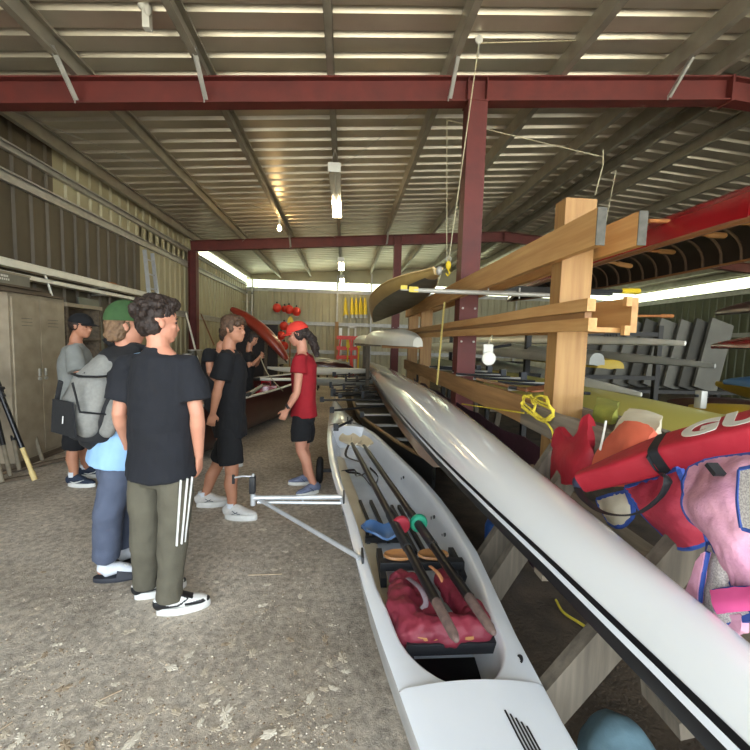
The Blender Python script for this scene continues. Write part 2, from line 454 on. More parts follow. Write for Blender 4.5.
batten(-.15, 15.3, 16.6, 3.9, 'small lit batten light farthest away, near the back wall', 15.4)
t = thing('light_bulb', 'bare warm bulb glowing under a roof purlin, left of the strip lights', 'light bulb', (-1.5, 9.3, 3.9))
MB().tube([(-1.5, 9.3, zb(-1.5) + BD), (-1.5, 9.3, 4.06)], .03, 10).build('lamp_holder', M_white, t)
MB().lathe([(0, 0), (.03, .01), (.045, .05), (.03, .1), (.02, .13)], (-1.5, 9.3, 3.94)).build('bulb', M_bulb, t)
t = thing('floodlight', 'small white twin floodlight under the roof at the top left of the photo', 'floodlight', at(147, 5, Y=3.9))
p = at(147, 5, Y=3.9)
MB().bx(p.x - .03, p.x + .03, p.y - .03, p.y + .03, p.z + .02, zb(p.x) + BD + .02).build('bracket', M_white, t)
MB().ell(p + V((-.03, 0, .0)), (.05, .06, .05)).build('lamp_head', M_white, t)
MB().ell(p + V((.02, -.03, -.06)), (.035, .035, .045)).build('sensor', M_white, t)
# ---------------------------------------------------------------- boats in the foreground
M_gel = mat('white_gelcoat', (226, 230, 234), .22, 0, (212, 217, 224), 2.5, coat=.5)
M_gelc = mat('cream_gelcoat', (214, 204, 178), .4, 0, (196, 184, 156), 4)
M_shellw = mat('glossy_white_hull', (222, 224, 224), .16, 0, (214, 216, 216), 1.5, coat=.6)
M_blk = mat('black_gloss', (20, 22, 26), .3, 0, (14, 15, 18), 6)
M_plas = mat('black_plastic', (34, 36, 40), .5, 0, (24, 26, 30), 12)
M_carbon = mat('carbon_loom', (24, 24, 26), .35, 0, (18, 18, 20), 30)
M_alu = mat('aluminium', (204, 207, 210), .38, .4, (182, 186, 190), 12)
M_bluep = mat('blue_plastic', (92, 134, 188), .4, 0, (74, 112, 166), 6)
M_seatw = mat('varnished_seat_wood', (186, 134, 84), .35, 0, (150, 104, 62), 8, coat=.4)
M_brass = mat('brown_varnish', (146, 98, 62), .35, 0, (112, 74, 46), 3, coat=.4, stretch=(1, .1, 1))

def folds_(o, amp, f, seed=0):
    nn = [V(n.vector) for n in o.data.vertex_normals]; new = []
    for v, n in zip(o.data.vertices, nn): new.extend(v.co + n * (amp * (mnoise.noise(v.co * f + V((seed, 0, 0))) + .6 * mnoise.noise(v.co * f * 2.4))))
    o.data.vertices.foreach_set('co', new); o.data.update()
def interp(tab, y):
    if y <= tab[0][0]: return tab[0][1:]
    for a, b in zip(tab, tab[1:]):
        if y <= b[0]:
            t = (y - a[0]) / (b[0] - a[0]); t = t * t * (3 - 2 * t) if False else t
            return tuple(p + (q - p) * t for p, q in zip(a[1:], b[1:]))
    return tab[-1][1:]
# --- the white double scull on the floor: (Y, left edge, right edge)
DS = [(-1.35, .60, .62), (-.6, .50, .64), (0.2, .36, .67), (.7, .28, .67), (1.0, .225, .66), (1.4, .155, .675), (1.7, .11, .70), (2.0, .075, .725), (2.4, .035, .725), (2.8, -.02, .70), (3.2, -.075, .655), (3.7, -.125, .57), (4.3, -.165, .475), (4.8, -.185, .385), (5.3, -.195, .20), (6.0, -.205, .06), (6.8, -.2, -.07), (7.35, -.175, -.145)]
ZG = .45; CK0, CK1 = 1.17, 5.0
t = thing('double_scull', 'white double scull with a long open cockpit lying on the dirt floor', 'rowing boat', (.33, 3, 0))
ys = sorted(set([-1.35, -1.0, -.6, -.2, .2, .5, .7, .9, 1.05] + [CK0 + .24 * (1 - math.cos(R(90 * i / 8))) for i in range(9)] + [1.4 + .15 * i for i in range(24)] + [CK1 - .02 - .0 * i for i in range(1)] + [CK1, 5.3, 5.6, 6.0, 6.4, 6.8, 7.1, 7.35]))
def dsz(y): return ZG + .02 * max(0, (y - 5.2) / 2) - .03 * max(0, -y) / 1.3
def cockpit(y):
    """half width factor of the opening"""
    if y <= CK0 or y >= CK1: return 0.
    k = 1.
    if y < CK0 + .24: k = math.sqrt(max(0, 1 - (1 - (y - CK0) / .24) ** 2))
    return k
outer = []; NB = 9
for y in ys:
    l, r = interp(DS, y); c = (l + r) / 2; h = (r - l) / 2; z = dsz(y); d = .33 * min(1, .35 + h * 2.2)
    ring = []
    for i in range(NB):                                            # round the bottom from right gunwale to left
        a = PI * i / (NB - 1); cx = math.cos(a); sx = math.sin(a)
        ring.append(V((c + h * (abs(cx) ** .8) * (1 if cx > 0 else -1) * (1 - .12 * sx), y, z - d * (sx ** .75))))
    k = cockpit(y)
    if k > 0:
        w0 = .035; hw = (h - w0 - (.02 if y > 1.6 else .03)) * k; fz = z - .24
        x0 = -hw; inner = [(-hw - .012, z + .012), (-hw, z + .006), (-hw + .012 * k, z - .03), (-hw + .05 * k, z - .15), (-hw + .07 * k, fz + .04), (-hw + .1 * k, fz), (0, fz), (hw - .06 * k, fz), (hw - .05 * k, fz + .02), (hw - .035 * k, z - .12), (hw - .012 * k, z - .03), (hw, z + .006), (hw + .012, z + .012)]
    else:
        inner = [(h * (-1 + 2 * i / 12.) * .93, z + .012 + (.022 + .03 * (y > CK1)) * (1 - (-1 + i / 6.) ** 2)) for i in range(13)]
    ring += [V((c + x, y, zz)) for x, zz in inner]
    outer.append(ring)
mb = MB(); mb.quadstrip(outer)
hull = mb.build('hull', M_gel, t, sharp=50)
def dsx(y, f, inset=.0):
    l, r = interp(DS, y); return l + (r - l) * f
def dsp(y, f, dz): return V((dsx(y, f), y, ZG + dz))
# cream side ledge and floor
g = [[dsp(y, f, -.175 if f < .25 else -.2) for f in (.16, .24, .3)] for y in [1.35 + .25 * i for i in range(13)]]
MB().sheet(g, .01).build('side_ledge', M_gelc, t)
g = [[dsp(y, f, -.225) for f in (.3, .5, .7, .84)] for y in [1.45 + .25 * i for i in range(13)]]
MB().sheet(g, .008).build('floor_board', mat('bluish_floor', (196, 206, 218), .4, 0, (168, 178, 192), 5), t)
g = [[dsp(y, f, -.215) for f in (.27, .5, .8)] for y in (1.22, 1.34, 1.44, 1.55)]
MB().sheet(g, .008).build('dark_well', M_blk, t)
# foredeck straps / breakwater edge
for y in (5.05, 6.3):
    MB().tube([dsp(y, .02, .03), dsp(y, .5, .075), dsp(y, .98, .03)], .008, 6, ry=.004).build('deck_strap', M_plas, t)
b = MB()
for dx in (-.022, .022): b.box(dsp(5.03, .55, .1) + V((dx, 0, 0)), (.014, .02, .09))
b.box(dsp(5.03, .55, .06), (.06, .03, .015)); b.build('bow_clip', M_plas, t)
# seat slides with cross bars
for y, w in ((1.42, .0), (1.98, .0)):
    x0, x1 = dsx(y, .2), dsx(y, .88)
    fr = MB().bx(x0, x1, y - .025, y + .025, ZG - .07, ZG - .025, .004).build('cross_bar', M_plas, t)
    for f in (.36, .64):
        x = dsx(y, f); q = MB()
        q.quadstrip([[V((x + math.cos(2 * PI * j / 18) * .085 * s, y + .03 + math.sin(2 * PI * j / 18) * .05 * s, ZG - .02 + dz)) for j in range(18)] for s, dz in ((.93, 0), (1, .006), (.95, .016), (.6, .008))])
        q.build('seat_pad', M_seatw, fr)
    for f in (.22, .86):
        x = dsx(y, f); MB().bar((x, y - .09, ZG - .09), (x, y + .2, ZG - .09), .03, .05).build('bar_end', M_plas, fr)
for f in (.3, .42): MB().bar(dsp(2.5, f, -.19), dsp(3.15, f, -.19), .022, .03).build('seat_track', M_plas, t)
for f in (.62, .7): MB().bar(dsp(2.35, f, -.19), dsp(3.05, f, -.19), .022, .03).build('seat_track', M_plas, t)
c = dsp(2.5, .38, -.12); mb = MB(); g = []
for i in range(9):
    row = []
    for j in range(13):
        u_ = -1 + j / 6; v_ = -1 + i / 4; e = math.sqrt(max(0, 1 - abs(u_) ** 3)); row.append(c + V((u_ * .15, v_ * .1 * e - .03 * (1 - u_ * u_), .03 * u_ * u_ + .02 * v_ * v_ - .012 * math.cos(u_ * 6))))
    g.append(row)
st = MB().sheet(g, .014).build('sliding_seat', M_bluep, t)
MB().bx(c.x - .13, c.x + .13, c.y - .06, c.y - .03, c.z - .05, c.z - .015).build('seat_frame', M_plas, st)
for dx in (-.11, .11):
    for dy in (-.05, .06): MB().tube([c + V((dx - .012, dy, -.055)), c + V((dx + .012, dy, -.055))], .022, 10).build('wheel', M_plas, st)
for y in (1.75, 2.35, 2.6, 3.4):
    for k in (0, 1):
        l_, r_ = interp(DS, y + .05 * k); p0 = V((r_ - .055 - .022, y + .05 * k, ZG - .075 - .03 * k)); MB().tube([p0, p0 - V((.012, 0, 0))], .012, 8).build('bolt_hole', M_blk, t)
p0 = dsp(1.28, .93, .0); MB().lathe([(.016, 0), (.018, .004), (.011, .006), (.01, .003)], p0 + V((0, 0, -.0)), (-.7, 0, .7)).build('drain_plug', M_plas, t)
# five black pin stripes on the stern deck
for i in range(5):
    pts = []
    for j in range(8):
        y = 1.06 - .012 * i - (.55 - .0 * i) * j / 7; f = .66 + .03 * i * (1 - .0 * j) - .0 * j; x = dsx(y, .62 + .024 * i + .01 * j / 7)
        l, r = interp(DS, y); c = (l + r) / 2; h = (r - l) / 2; uu = (x - c) / (h * .93)
        pts.append(V((x, y, dsz(y) + .0135 + .022 * (1 - uu * uu))))
    MB().tube(pts, .003, 6, ry=.0016).build('pinstripe', M_blk, t)
# wing rigger on the left with its oarlock
rg = thing('rigger', 'aluminium rigger bolted to the left gunwale of the white double scull', 'rigger', at(300, 498, Z=.46))
pa, pb, pc, pd = at(342, 497, Z=.47), at(360, 558, Z=.46), at(253, 498, Z=.47), at(343, 503, Z=.43)
MB().tube([pa, pc + V((0, 0, .0))], .017, 10).build('main_stay', M_alu, rg)
MB().tube([pd, pc + V((0.03, 0, -.03))], .011, 8).build('lower_stay', M_alu, rg)
MB().tube([pb, pc + V((.04, 0, -.01))], .0125, 8).build('back_stay', M_alu, rg)
MB().tube([pd.lerp(pc, .45) + V((0, 0, -.008)), pa.lerp(pc, .45)], .005, 6).build('web', M_alu, rg)
MB().box(pa + V((.012, -.02, -.03)), (.012, .12, .13), bev=.003).build('gunwale_plate', M_plas, rg)
MB().box(pb + V((.012, -.0, -.02)), (.012, .1, .1), bev=.003).build('gunwale_plate', M_plas, rg)
MB().tube([pc - V((0, 0, .05)), pc + V((0, 0, .03))], .017, 10).build('pin_socket', M_alu, rg)
ol = MB().tube([pc + V((0, 0, .02)), pc + V((0, 0, .17))], .008, 8).build('pin', M_alu, rg)
MB().bx(pc.x - .022, pc.x + .016, pc.y - .025, pc.y + .025, pc.z + .035, pc.z + .15, .006).build('oarlock', M_plas, rg)
b = MB(); b.tube([pc + V((-.01, 0, .15)), pc + V((-.07, 0, .152)), pc + V((-.13, 0, .14))], .006, 6); b.build('gate', M_alu, rg)
b = MB(); b.tube([pc + V((-.13, 0, .1)), pc + V((-.13, 0, .16))], .01, 8); b.build('gate_nut', M_plas, rg)
# carts the boat lies on
def cart(x, y, w, label):
    c = thing('boat_cart', label, 'boat cart', (x, y, 0), group='low wheeled carts under the white double scull')
    b = MB(); b.bar((x - w, y, .14), (x + w, y, .14), .04, .03)
    b.build('axle', M_plas, c)
    for s in (-1, 1):
        wl = MB().lathe([(.05, -.035), (.11, -.035), (.14, -.02), (.145, 0), (.14, .02), (.11, .035), (.05, .035)], (x + s * w, y, .145), (1, 0, 0), 20).build('tyre', mat('tyre_rubber', (28, 28, 29), .8, 0, (20, 20, 21), 30), c)
        MB().tube([(x + s * w - .03, y, .145), (x + s * w + .03, y, .145)], .055, 12).build('hub', M_alu, wl)
cart(.12, 4.3, .36, 'low wheeled cart under the bow half of the white double scull')
# --- oars lying in the double scull
def oar(name, label, hp_, cp_, bp_, collar, grip, group=None):
    hp_, cp_, bp_ = V(hp_), V(cp_), V(bp_); d = nrm_(bp_ - hp_)
    t = thing(name, label, 'oar', hp_.lerp(bp_, .5) - V((0, 0, .03)), group=group)
    ln = (bp_ - hp_).length
    MB().tube([hp_ + d * .2, hp_ + d * (ln - .5), hp_ + d * (ln - .25)], [.021, .021, .016], 12).build('loom', M_carbon, t)
    MB().tube([hp_ + d * .62, hp_ + d * 1.02], .0245, 12).build('sleeve', M_plas, t)
    MB().tube([hp_ + d * .0, hp_ + d * .02, hp_ + d * .22, hp_ + d * .24], [.012, .0175, .0205, .019], 12, rnd=True).build('grip', grip, t)
    MB().lathe([(.026, -.018), (.046, -.016), (.052, -.006), (.052, .006), (.046, .016), (.026, .018)], cp_, d, 20).build('collar', collar, t)
    x = d.cross(V((0, 0, 1))).normalized(); u = x.cross(d).normalized(); g = []
    for i in range(9):
        a = i / 8; w = .03 + .085 * max(0, math.sin(PI * min(1, max(0, a * .93 + .02)))) ** .6; row = []
        for j in range(7):
            s = -1 + j / 3; row.append(hp_ + d * (ln - .33 + .44 * a) + x * (s * w) + u * (.03 * s * s - .02 * math.sin(PI * a)))
        g.append(row)
    MB().sheet(g, .008).build('blade', mat('cream_blade', (222, 212, 188), .4, 0, (204, 192, 164), 6), t)
    return t
def nrm_(v): return V(v).normalized()
M_redc = mat('red_collar', (150, 40, 54), .4); M_teal = mat('teal_collar', (34, 138, 108), .4)
M_grip = mat('worn_grip', (118, 96, 88), .8, 0, (82, 66, 62), 40)
oar('sculling_oar', 'carbon sculling oar with a red collar lying in the white double scull', at(456, 639, Z=.55), at(401, 525, Z=.535), at(349, 438, Z=.52), M_redc, M_grip)
oar('sculling_oar', 'carbon sculling oar with a teal green collar lying in the white double scull', at(493, 632, Z=.545), at(418.6, 523, Z=.53), at(360, 440, Z=.5), M_teal, M_grip)
# maroon cushion lifejacket under the handles
M_maroon = mat('maroon_nylon', (134, 42, 58), .6, 0, (104, 30, 46), 7, bump=.35, bscale=14)
t = thing('lifejacket', 'maroon horseshoe lifejacket packed under the oar handles in the white double scull', 'lifejacket', at(440, 610, Z=.4))
yc = 1.68
def ip(px, py, z): return at(px, py, Z=z)
mb = MB(); mb.tube([ip(400, 590, .43), ip(402, 612, .43), ip(412, 632, .43)], [.06, .07, .06], 12, ry=[.05, .06, .055], up=(0, 0, 1), rnd=True)
mb.tube([ip(418, 630, .43), ip(445, 632, .43), ip(478, 630, .43)], [.06, .065, .055], 12, ry=.06, up=(0, 0, 1), rnd=True)
mb.tube([ip(442, 577, .43), ip(458, 596, .43), ip(478, 622, .43)], [.045, .06, .06], 12, ry=[.045, .055, .05], up=(0, 0, 1), rnd=True)
mb.tube([ip(400, 580, .41), ip(420, 590, .4), ip(428, 620, .4)], [.05, .06, .06], 10, up=(0, 0, 1), rnd=True)
lj = mb.build('padding', M_maroon, t, voxel=.009, relax=4); folds_(lj, .012, 17)
MB().tube(smoothpath([ip(408, 578, .475), ip(420, 588, .49), ip(426, 602, .47), ip(422, 610, .45)], 4), .012, 6, ry=.003).build('webbing', mat('grey_webbing', (150, 132, 140), .8), t)
MB().tube(smoothpath([ip(430, 566, .47), ip(438, 573, .48), ip(443, 582, .46)], 4), .01, 6, ry=.003).build('loop', mat('orange_loop', (206, 140, 96), .8), t)
# strap thrown in the bow
t = solo(MB().tube(smoothpath([at(349, 444, Z=.36), at(346, 456, Z=.3), at(362, 463, Z=.28), at(366, 472, Z=.28), at(356, 476, Z=.28), at(355, 470, Z=.29), at(341, 472, Z=.27), at(360, 474, Z=.27), at(372, 486, Z=.27), at(378, 477, Z=.28), at(370, 468, Z=.3)], 5), .014, 6, ry=.003), 'webbing_strap', M_plas, 'black webbing strap coiled in the bow of the white double scull', 'strap')

# --- the long white eight lying keel up on the rack: (Y, left gunwale X, half beam)
ZS = .79
SH = [(-1.9, .80, .02), (-1.0, .765, .06), (0., .735, .1), (.66, .71, .13), (.82, .704, .14), (1.12, .688, .158), (1.65, .648, .19), (1.87, .632, .2), (2.47, .6, .234), (3.4, .57, .272), (4.4, .553, .29), (5.5, .55, .285), (8, .57, .26), (10.5, .63, .21), (13, .71, .12), (14.6, .77, .04), (15.2, .8, .012)]
t = thing('rowing_eight', 'long glossy white racing shell lying keel up, black and white stripe along its edge', 'rowing shell', (.85, 5, ZS))
def shp(y, a, off=0.):
    l, h = interp(SH, y); c = l + h; b = h * .92
    return V((c - (h + off) * math.cos(a), y, ZS + (b + off) * math.sin(a) ** .85 if a > 0 else ZS))
ysS = [-1.9, -1.5, -1, -.5, 0, .4, .8, 1.2, 1.6, 2, 2.5, 3, 3.5, 4, 4.5, 5, 5.5, 6.25, 7, 8, 9, 10, 11, 12, 13, 13.8, 14.6, 15.2]
rings = [[shp(y, PI * i / 20) for i in range(21)] for y in ysS]
mb = MB(); mb.quadstrip(rings); mb.build('hull', M_shellw, t, sharp=60)
def band(a0, a1, off, name, m, y0=-1.9, y1=15):
    yy = [y for y in ysS if y0 <= y <= y1]; g = []
    for y in yy:
        l, h = interp(SH, y); pts = []
        for dz in (a0, (a0 + a1) / 2, a1):
            s = min(1, max(0, dz / (h * .92))) ** (1 / .85); a = math.asin(min(1, s)); pts.append(shp(y, a, off))
        g.append(pts)
    MB().sheet(g, .003).build(name, m, t)
band(.0, .036, .002, 'black_band', M_blk); band(.036, .052, .003, 'white_band', M_gel); band(.052, .066, .002, 'black_band', M_blk)
mb = MB()
g = []
for y in [2.45, 2.7, 3.2, 4, 5, 6, 8, 10, 12, 13]:
    l, h = interp(SH, y); d = .15 * min(1, (y - 2.4) / .45) * (1 if y < 6 else 1 - (y - 6) / 9)
    g.append([V((l + .03, y, ZS)), V((l + .05, y, ZS - d))])
MB().sheet(g, .012).build('washboard', M_brass, t)
g = [[V((interp(SH, p[0].y)[0] + 2 * interp(SH, p[0].y)[1] - .03, p[0].y, p[0].z)), V((interp(SH, p[0].y)[0] + 2 * interp(SH, p[0].y)[1] - .05, p[0].y, p[1].z))] for p in g]
MB().sheet(g, .012).build('washboard', M_brass, t)
# ---------------------------------------------------------------- the timber rack down the middle and what lies on it
M_pine = wood('pine_rail', (204, 160, 102), (180, 132, 78), 3, 'Y')
M_pineZ = wood('pine_post', (166, 128, 76), (144, 104, 58), 3, 'Z')
M_pineX = wood('pine_block', (178, 130, 78), (152, 106, 58), 3, 'X')
M_gw = wood('weathered_rail', (142, 130, 112), (100, 92, 80), 3, 'Y', .85)
M_gwz = wood('weathered_brace', (118, 108, 94), (82, 75, 65), 3, 'Z', .9)
M_endg = mat('weathered_end_grain', (96, 94, 86), .9, 0, (70, 68, 62), 30)
XA, XB = 1.22, 1.48                        # left and right rail of each pair
def rail(name, label, x0, x1, y0, y1, z0, z1, m, dz=0., end=None, cat='rail', group=None):
    mb = MB(); pts = []
    ln = y1 - y0
    vs = [(x0, y0, z0), (x1, y0, z0), (x1, y0, z1), (x0, y0, z1)], [(x0, y1, z0 + dz), (x1, y1, z0 + dz), (x1, y1, z1 + dz), (x0, y1, z1 + dz)]
    n = 10; rings = []
    for i in range(n + 1):
        t = i / n; j = .004 * math.sin(i * 2.1)
        rings.append([V(a).lerp(V(b), t) + V((j, 0, j)) for a, b in zip(*vs)])
    mb.quadstrip(rings)
    o = solo(mb, name, m, label, cat, group, smooth=False)
    if end:
        MB().bx(x0 - .001, x1 + .001, y0 - .004, y0 + .002, z0 - .001, z1 + .001).build('sawn_end', end, o, smooth=False)
    return o
rail('rack_rail', 'upper left pine rail of the rack, bolted across the tall pine post', XA, XA + .045, 1.94, 8.2, 2.055, 2.235, M_pine, end=M_endg)
rail('rack_rail', 'upper right pine rail of the rack, its end sticking out behind the tall pine post', XB, XB + .045, 2.0, 8.2, 2.08, 2.25, M_pine, end=M_endg)
o = rail('rack_rail', 'middle pine board of the rack, top one of the doubled pair', XA, XA + .045, 1.97, 8.2, 1.735, 1.80, M_pine)
o = rail('rack_rail', 'middle pine board of the rack, bottom one of the doubled pair', XA, XA + .045, 1.95, 8.2, 1.635, 1.70, M_pine)
rail('rack_rail', 'dark filler painted for the shade in the gap between the doubled middle boards of the rack', XA + .008, XA + .044, 2.0, 8.2, 1.702, 1.733, wood('gap_shade', (150, 108, 64), (124, 88, 50), 3))  # added filler: the gap's shade is put into its darker colour
o = rail('rack_rail', 'short middle pine board with end cleats on the right of the tall pine post', XB, XB + .035, 2.0, 5.5, 1.635, 1.815, wood('plywood', (186, 144, 90), (158, 114, 66), 2))
MB().bx(XB - .03, XB, 2.0, 2.03, 1.62, 1.67).build('end_cleat', M_pine, o); MB().bx(XB - .03, XB, 2.0, 2.03, 1.77, 1.82).build('end_cleat', M_pine, o)
MB().bx(XB - .19, XB, 2.06, 2.1, 1.635, 1.66).build('cross_cleat', M_pine, o, smooth=False)
rail('rack_rail', 'notched lower pine rail of the rack running back past the red column', XA, XA + .045, 2.5, 8.2, 1.02, 1.2, wood('lower_rail', (176, 134, 84), (140, 102, 62), 3))
rail('rack_rail', 'grey weathered lower rail with lifejackets hung over it', XA - .02, XA + .03, .45, 2.62, 1.02, 1.17, M_gw)
rail('rack_rail', 'grey weathered rail behind the one with the lifejackets', XB - .02, XB + .03, .5, 2.75, 1.04, 1.18, M_gw, end=M_endg)
def rackpost(y, z1, label, w=.2, d=.12, m=None, z0=0):
    o = solo(MB().bx(1.268, 1.268 + w - .008, y, y + d, z0, z1, .004), 'rack_post', m or M_pineZ, label, 'post', smooth=False)
    for z in (1.1, 1.72, 2.14):
        if z < z1: MB().tube([(1.3, y - .01, z), (1.3, y + .002, z)], .008, 8).build('bolt', M_galv, o)
rackpost(2.33, 2.42, 'tall pine post of the rack, nearest the lifejackets', z0=.74)
rackpost(6.7, 2.12, 'far pine post of the rack behind the red column', .2, .09)
rackpost(8.0, 2.12, 'farthest pine post of the rack beside the tan canoe', .2, .09)
rackpost(.95, 1.18, 'short grey timber post under the pink lifejacket', .2, .1, M_gwz)
rail('rack_rail', 'lowest grey weathered rail, below the hanging lifejackets', 1.2, 1.3, .45, 2.6, .6, .74, M_gw)
MB().box((1.19, 1.42, .67), (.012, .16, .1)).build('joint_plate', M_endg, COL.objects['rack_rail.009'] if False else None) if False else None
# A-frame braces of the rack feet
def brace(p0, p1, label, w=.11):
    solo(MB().bar(p0, p1, .05, w, up=(1, 0, 0)), 'rack_brace', M_gwz, label, 'brace', smooth=False)
brace((.62, 2.14, .0), (1.25, 2.14, 1.02), 'slanting grey timber brace at the foot of the rack, left one of the pair')
brace((.66, 1.98, .0), (1.25, 1.98, .98), 'slanting grey timber brace at the foot of the rack, right one of the pair')
brace((.42, 1.2, .0), (1.24, 1.2, 1.02), 'broad slanting grey timber brace near the blue sacks', .13)
brace((.9, .98, .55), (1.27, .98, .62), 'grey timber block with a bolt under the pink lifejacket', .14)
# rack arms the eight lies on
for y in (1.35, 4.3, 8.1, 12.):
    x0 = interp(SH, y)[0] + .05
    solo(MB().bx(x0, 1.2, y - .03, y + .03, ZS - .075, ZS - .001), 'timber_bearer', M_gw, 'timber bearer under the long white racing shell on the rack', 'bearer', 'bearers under the long white shell', smooth=False)

# --- generic hull
def hull(name, label, p0, p1, beam, depth, m, inv=True, cat='boat', group=None, fine=1.6, bluff=(.06, .06), sheer=0., n=24, square=.8, deck=None, keel=None, gun=None, gunw=.012):
    """a double-ended hull; p0, p1 are the ends of its gunwale line"""
    p0 = V(p0); p1 = V(p1); d = p1 - p0; L = d.length; x = nrm_(d.cross(V((0, 0, 1)))); u = nrm_(x.cross(d)) * (-1 if inv else 1)
    rings = []; gl = [[], []]; K = 15
    for i in range(n + 1):
        t = .5 - .5 * math.cos(PI * i / n); q = abs(2 * t - 1)
        f = (1 - q ** fine); e = bluff[0] * (1 - t) + bluff[1] * t; f = e + (1 - e) * f
        c = p0.lerp(p1, t) + u * (sheer * q * q); h = beam / 2 * f; dp = depth * (.1 + .9 * f ** .7)
        ring = []
        for k in range(K):
            a = PI * k / (K - 1); cx = math.cos(a); sx = math.sin(a)
            ring.append(c + x * (h * (abs(cx) ** square) * (1 if cx > 0 else -1)) - u * (dp * max(0, sx) ** square))
        gl[0].append(ring[0]); gl[1].append(ring[-1])
        for k in range(1, 4): ring.append(c + x * (h * (-1 + k / 2)) + u * (.012 * (k == 2) + (0 if deck is None else deck)))
        rings.append(ring)
    o = MB().quadstrip(rings).build(name, m)
    tag(o, label, cat, group)
    if gun:
        for g in gl: MB().tube(g, gunw, 6).build('gunwale', gun, o)
    if keel:
        pts = [r[7] - u * .004 for r in rings]; MB().tube(pts, .012, 6).build('keel_strip', keel, o)
    return o
def along(px, py, X, z=None): return at(px, py, X=X)
M_tan = mat('tan_hull', (206, 176, 112), .4, 0, (190, 156, 94), 3, coat=.3); M_dkgrey = mat('grey_hull_bottom', (122, 118, 104), .6, 0, (96, 92, 80), 4)
M_lime = mat('lime_yellow_hull', (190, 182, 96), .4, 0, (178, 170, 88), 1.2, coat=.2)
M_offw = mat('off_white_hull', (240, 238, 226), .35, 0, (222, 220, 206), 3, coat=.3)
M_greyh = mat('grey_hull', (160, 160, 150), .4, 0, (142, 142, 134), 3)
M_redh = mat('red_hull', (152, 18, 28), .2, 0, (128, 14, 22), 2, coat=.6)
M_yel = mat('yellow_hull', (196, 166, 52), .4, 0, (168, 140, 44), 4)
M_bluh = mat('blue_hull', (70, 128, 176), .35, 0, (56, 108, 156), 4)
M_mar = mat('dark_maroon_hull', (70, 34, 34), .3, 0, (52, 26, 28), 3, coat=.3)
M_dk = mat('dark_hull', (44, 44, 42), .4, 0, (32, 32, 32), 4)
M_oliv = mat('olive_hull', (112, 116, 78), .5, 0, (92, 96, 64), 3)
# tan canoe slung from the roof above the far end of the rack
c = thing('canoe', 'tan canoe with a grey bottom slung high beside the upper rack rail', 'canoe', (.75, 6.6, 2.1))
e0, e1 = V((1.0, 4.42, 2.37)), V((.66, 9.4, 2.02))
d = e1 - e0; x = nrm_(d.cross(V((0, 0, 1)))); rings = []; bot = []
for i in range(21):
    t = i / 20; q = abs(2 * t - 1); f = max(.12 if t < .5 else .015, (1 - q ** (2.6 if t < .5 else 1.5))); cc = e0.lerp(e1, t) + V((0, 0, .14 * (1 - q * q))); h = .4 * f; dp = .22 * ((.25 + .75 * f) if t < .5 else (.04 + .96 * f ** .8))
    ring = [cc + x * (h * math.copysign(abs(math.cos(PI * k / 12)) ** .7, math.cos(PI * k / 12))) - V((0, 0, dp * math.sin(PI * k / 12) ** .7)) for k in range(13)] + [cc - x * (h * .9) + V((0, 0, .004)), cc + x * (h * .9) + V((0, 0, .004))]
    rings.append(ring); bot.append([r - V((0, 0, .004)) for r in ring[3:10]])
MB().quadstrip(rings).build('hull', M_tan, c); MB().sheet(bot[1:], .004).build('grey_bottom', M_dkgrey, c)
for s in (0, 12): MB().tube([r[s] for r in rings], .016, 6).build('gunwale', M_tan, c)
b = MB(); b.ell(e0 + V((.01, -.02, -.03)), (.035, .04, .05)); b.build('bow_fitting', M_galv, c)
# white hulls on the middle level
hull('skiff', 'short white skiff lying keel up on the middle level of the rack', (.98, 5.35, 1.5), (.5, 8.6, 1.5), .5, .27, M_offw, bluff=(.28, .1), fine=3)
hull('skiff', 'white skiff keel up just behind the short white skiff', (.62, 8.9, 1.5), (.52, 12.2, 1.5), .6, .22, M_offw, bluff=(.3, .1), fine=3)
solo(MB().bx(.62, 1.3, 6.66, 6.72, 1.45, 1.498), 'timber_bearer', M_pineX, 'pine bearer under the short white skiff', 'bearer', smooth=False)
for y in (9.6, 11.4):
    solo(MB().bx(.52, .61, y, y + .08, 0, 1.44), 'rack_post', M_gwz, 'timber post under the farther white skiff', 'post', 'posts under the farther white skiff', smooth=False)
    solo(MB().bx(.28, .86, y, y + .08, 1.44, 1.498), 'timber_bearer', M_gw, 'timber bearer under the farther white skiff', 'bearer', 'bearers under the farther white skiff', smooth=False)
# metal arm across the rack
pp0, pp1 = V((.62, 3.7, 2.03)), V((1.95, 3.7, 2.03))
t = thing('pipe_bearer', 'grey steel pipe arm reaching across the rack under the tan canoe', 'bearer', (1.3, 3.7, 2.0))
MB().tube([pp0, pp1], .022, 10).build('pipe', M_galv, t); MB().tube([(1.3, 3.78, 2.05), (1.62, 3.78, 2.055)], .016, 8).build('upper_pipe', M_galv, t)
MB().bx(.5, .56, 3.695, 3.705, 2.03, 2.07).build('yellow_tag', mat('yellow_tag', (222, 196, 60), .5), t); MB().bx(.575, .66, 3.68, 3.69, 2.01, 2.06).build('yellow_tag', bpy.data.materials['yellow_tag'], t)
for xx in (1.32, 1.62): MB().tube([(xx, 3.7, 1.99), (xx, 3.7, 2.09)], .008, 6).build('u_bolt', M_galv, t)
solo(MB().tube([(.5, 3.7, 2.03), (.62, 3.7, 2.03)], .008, 6), 'pipe_stub', M_galv, 'thin steel rod carrying yellow tags at the end of the pipe arm', 'rod')

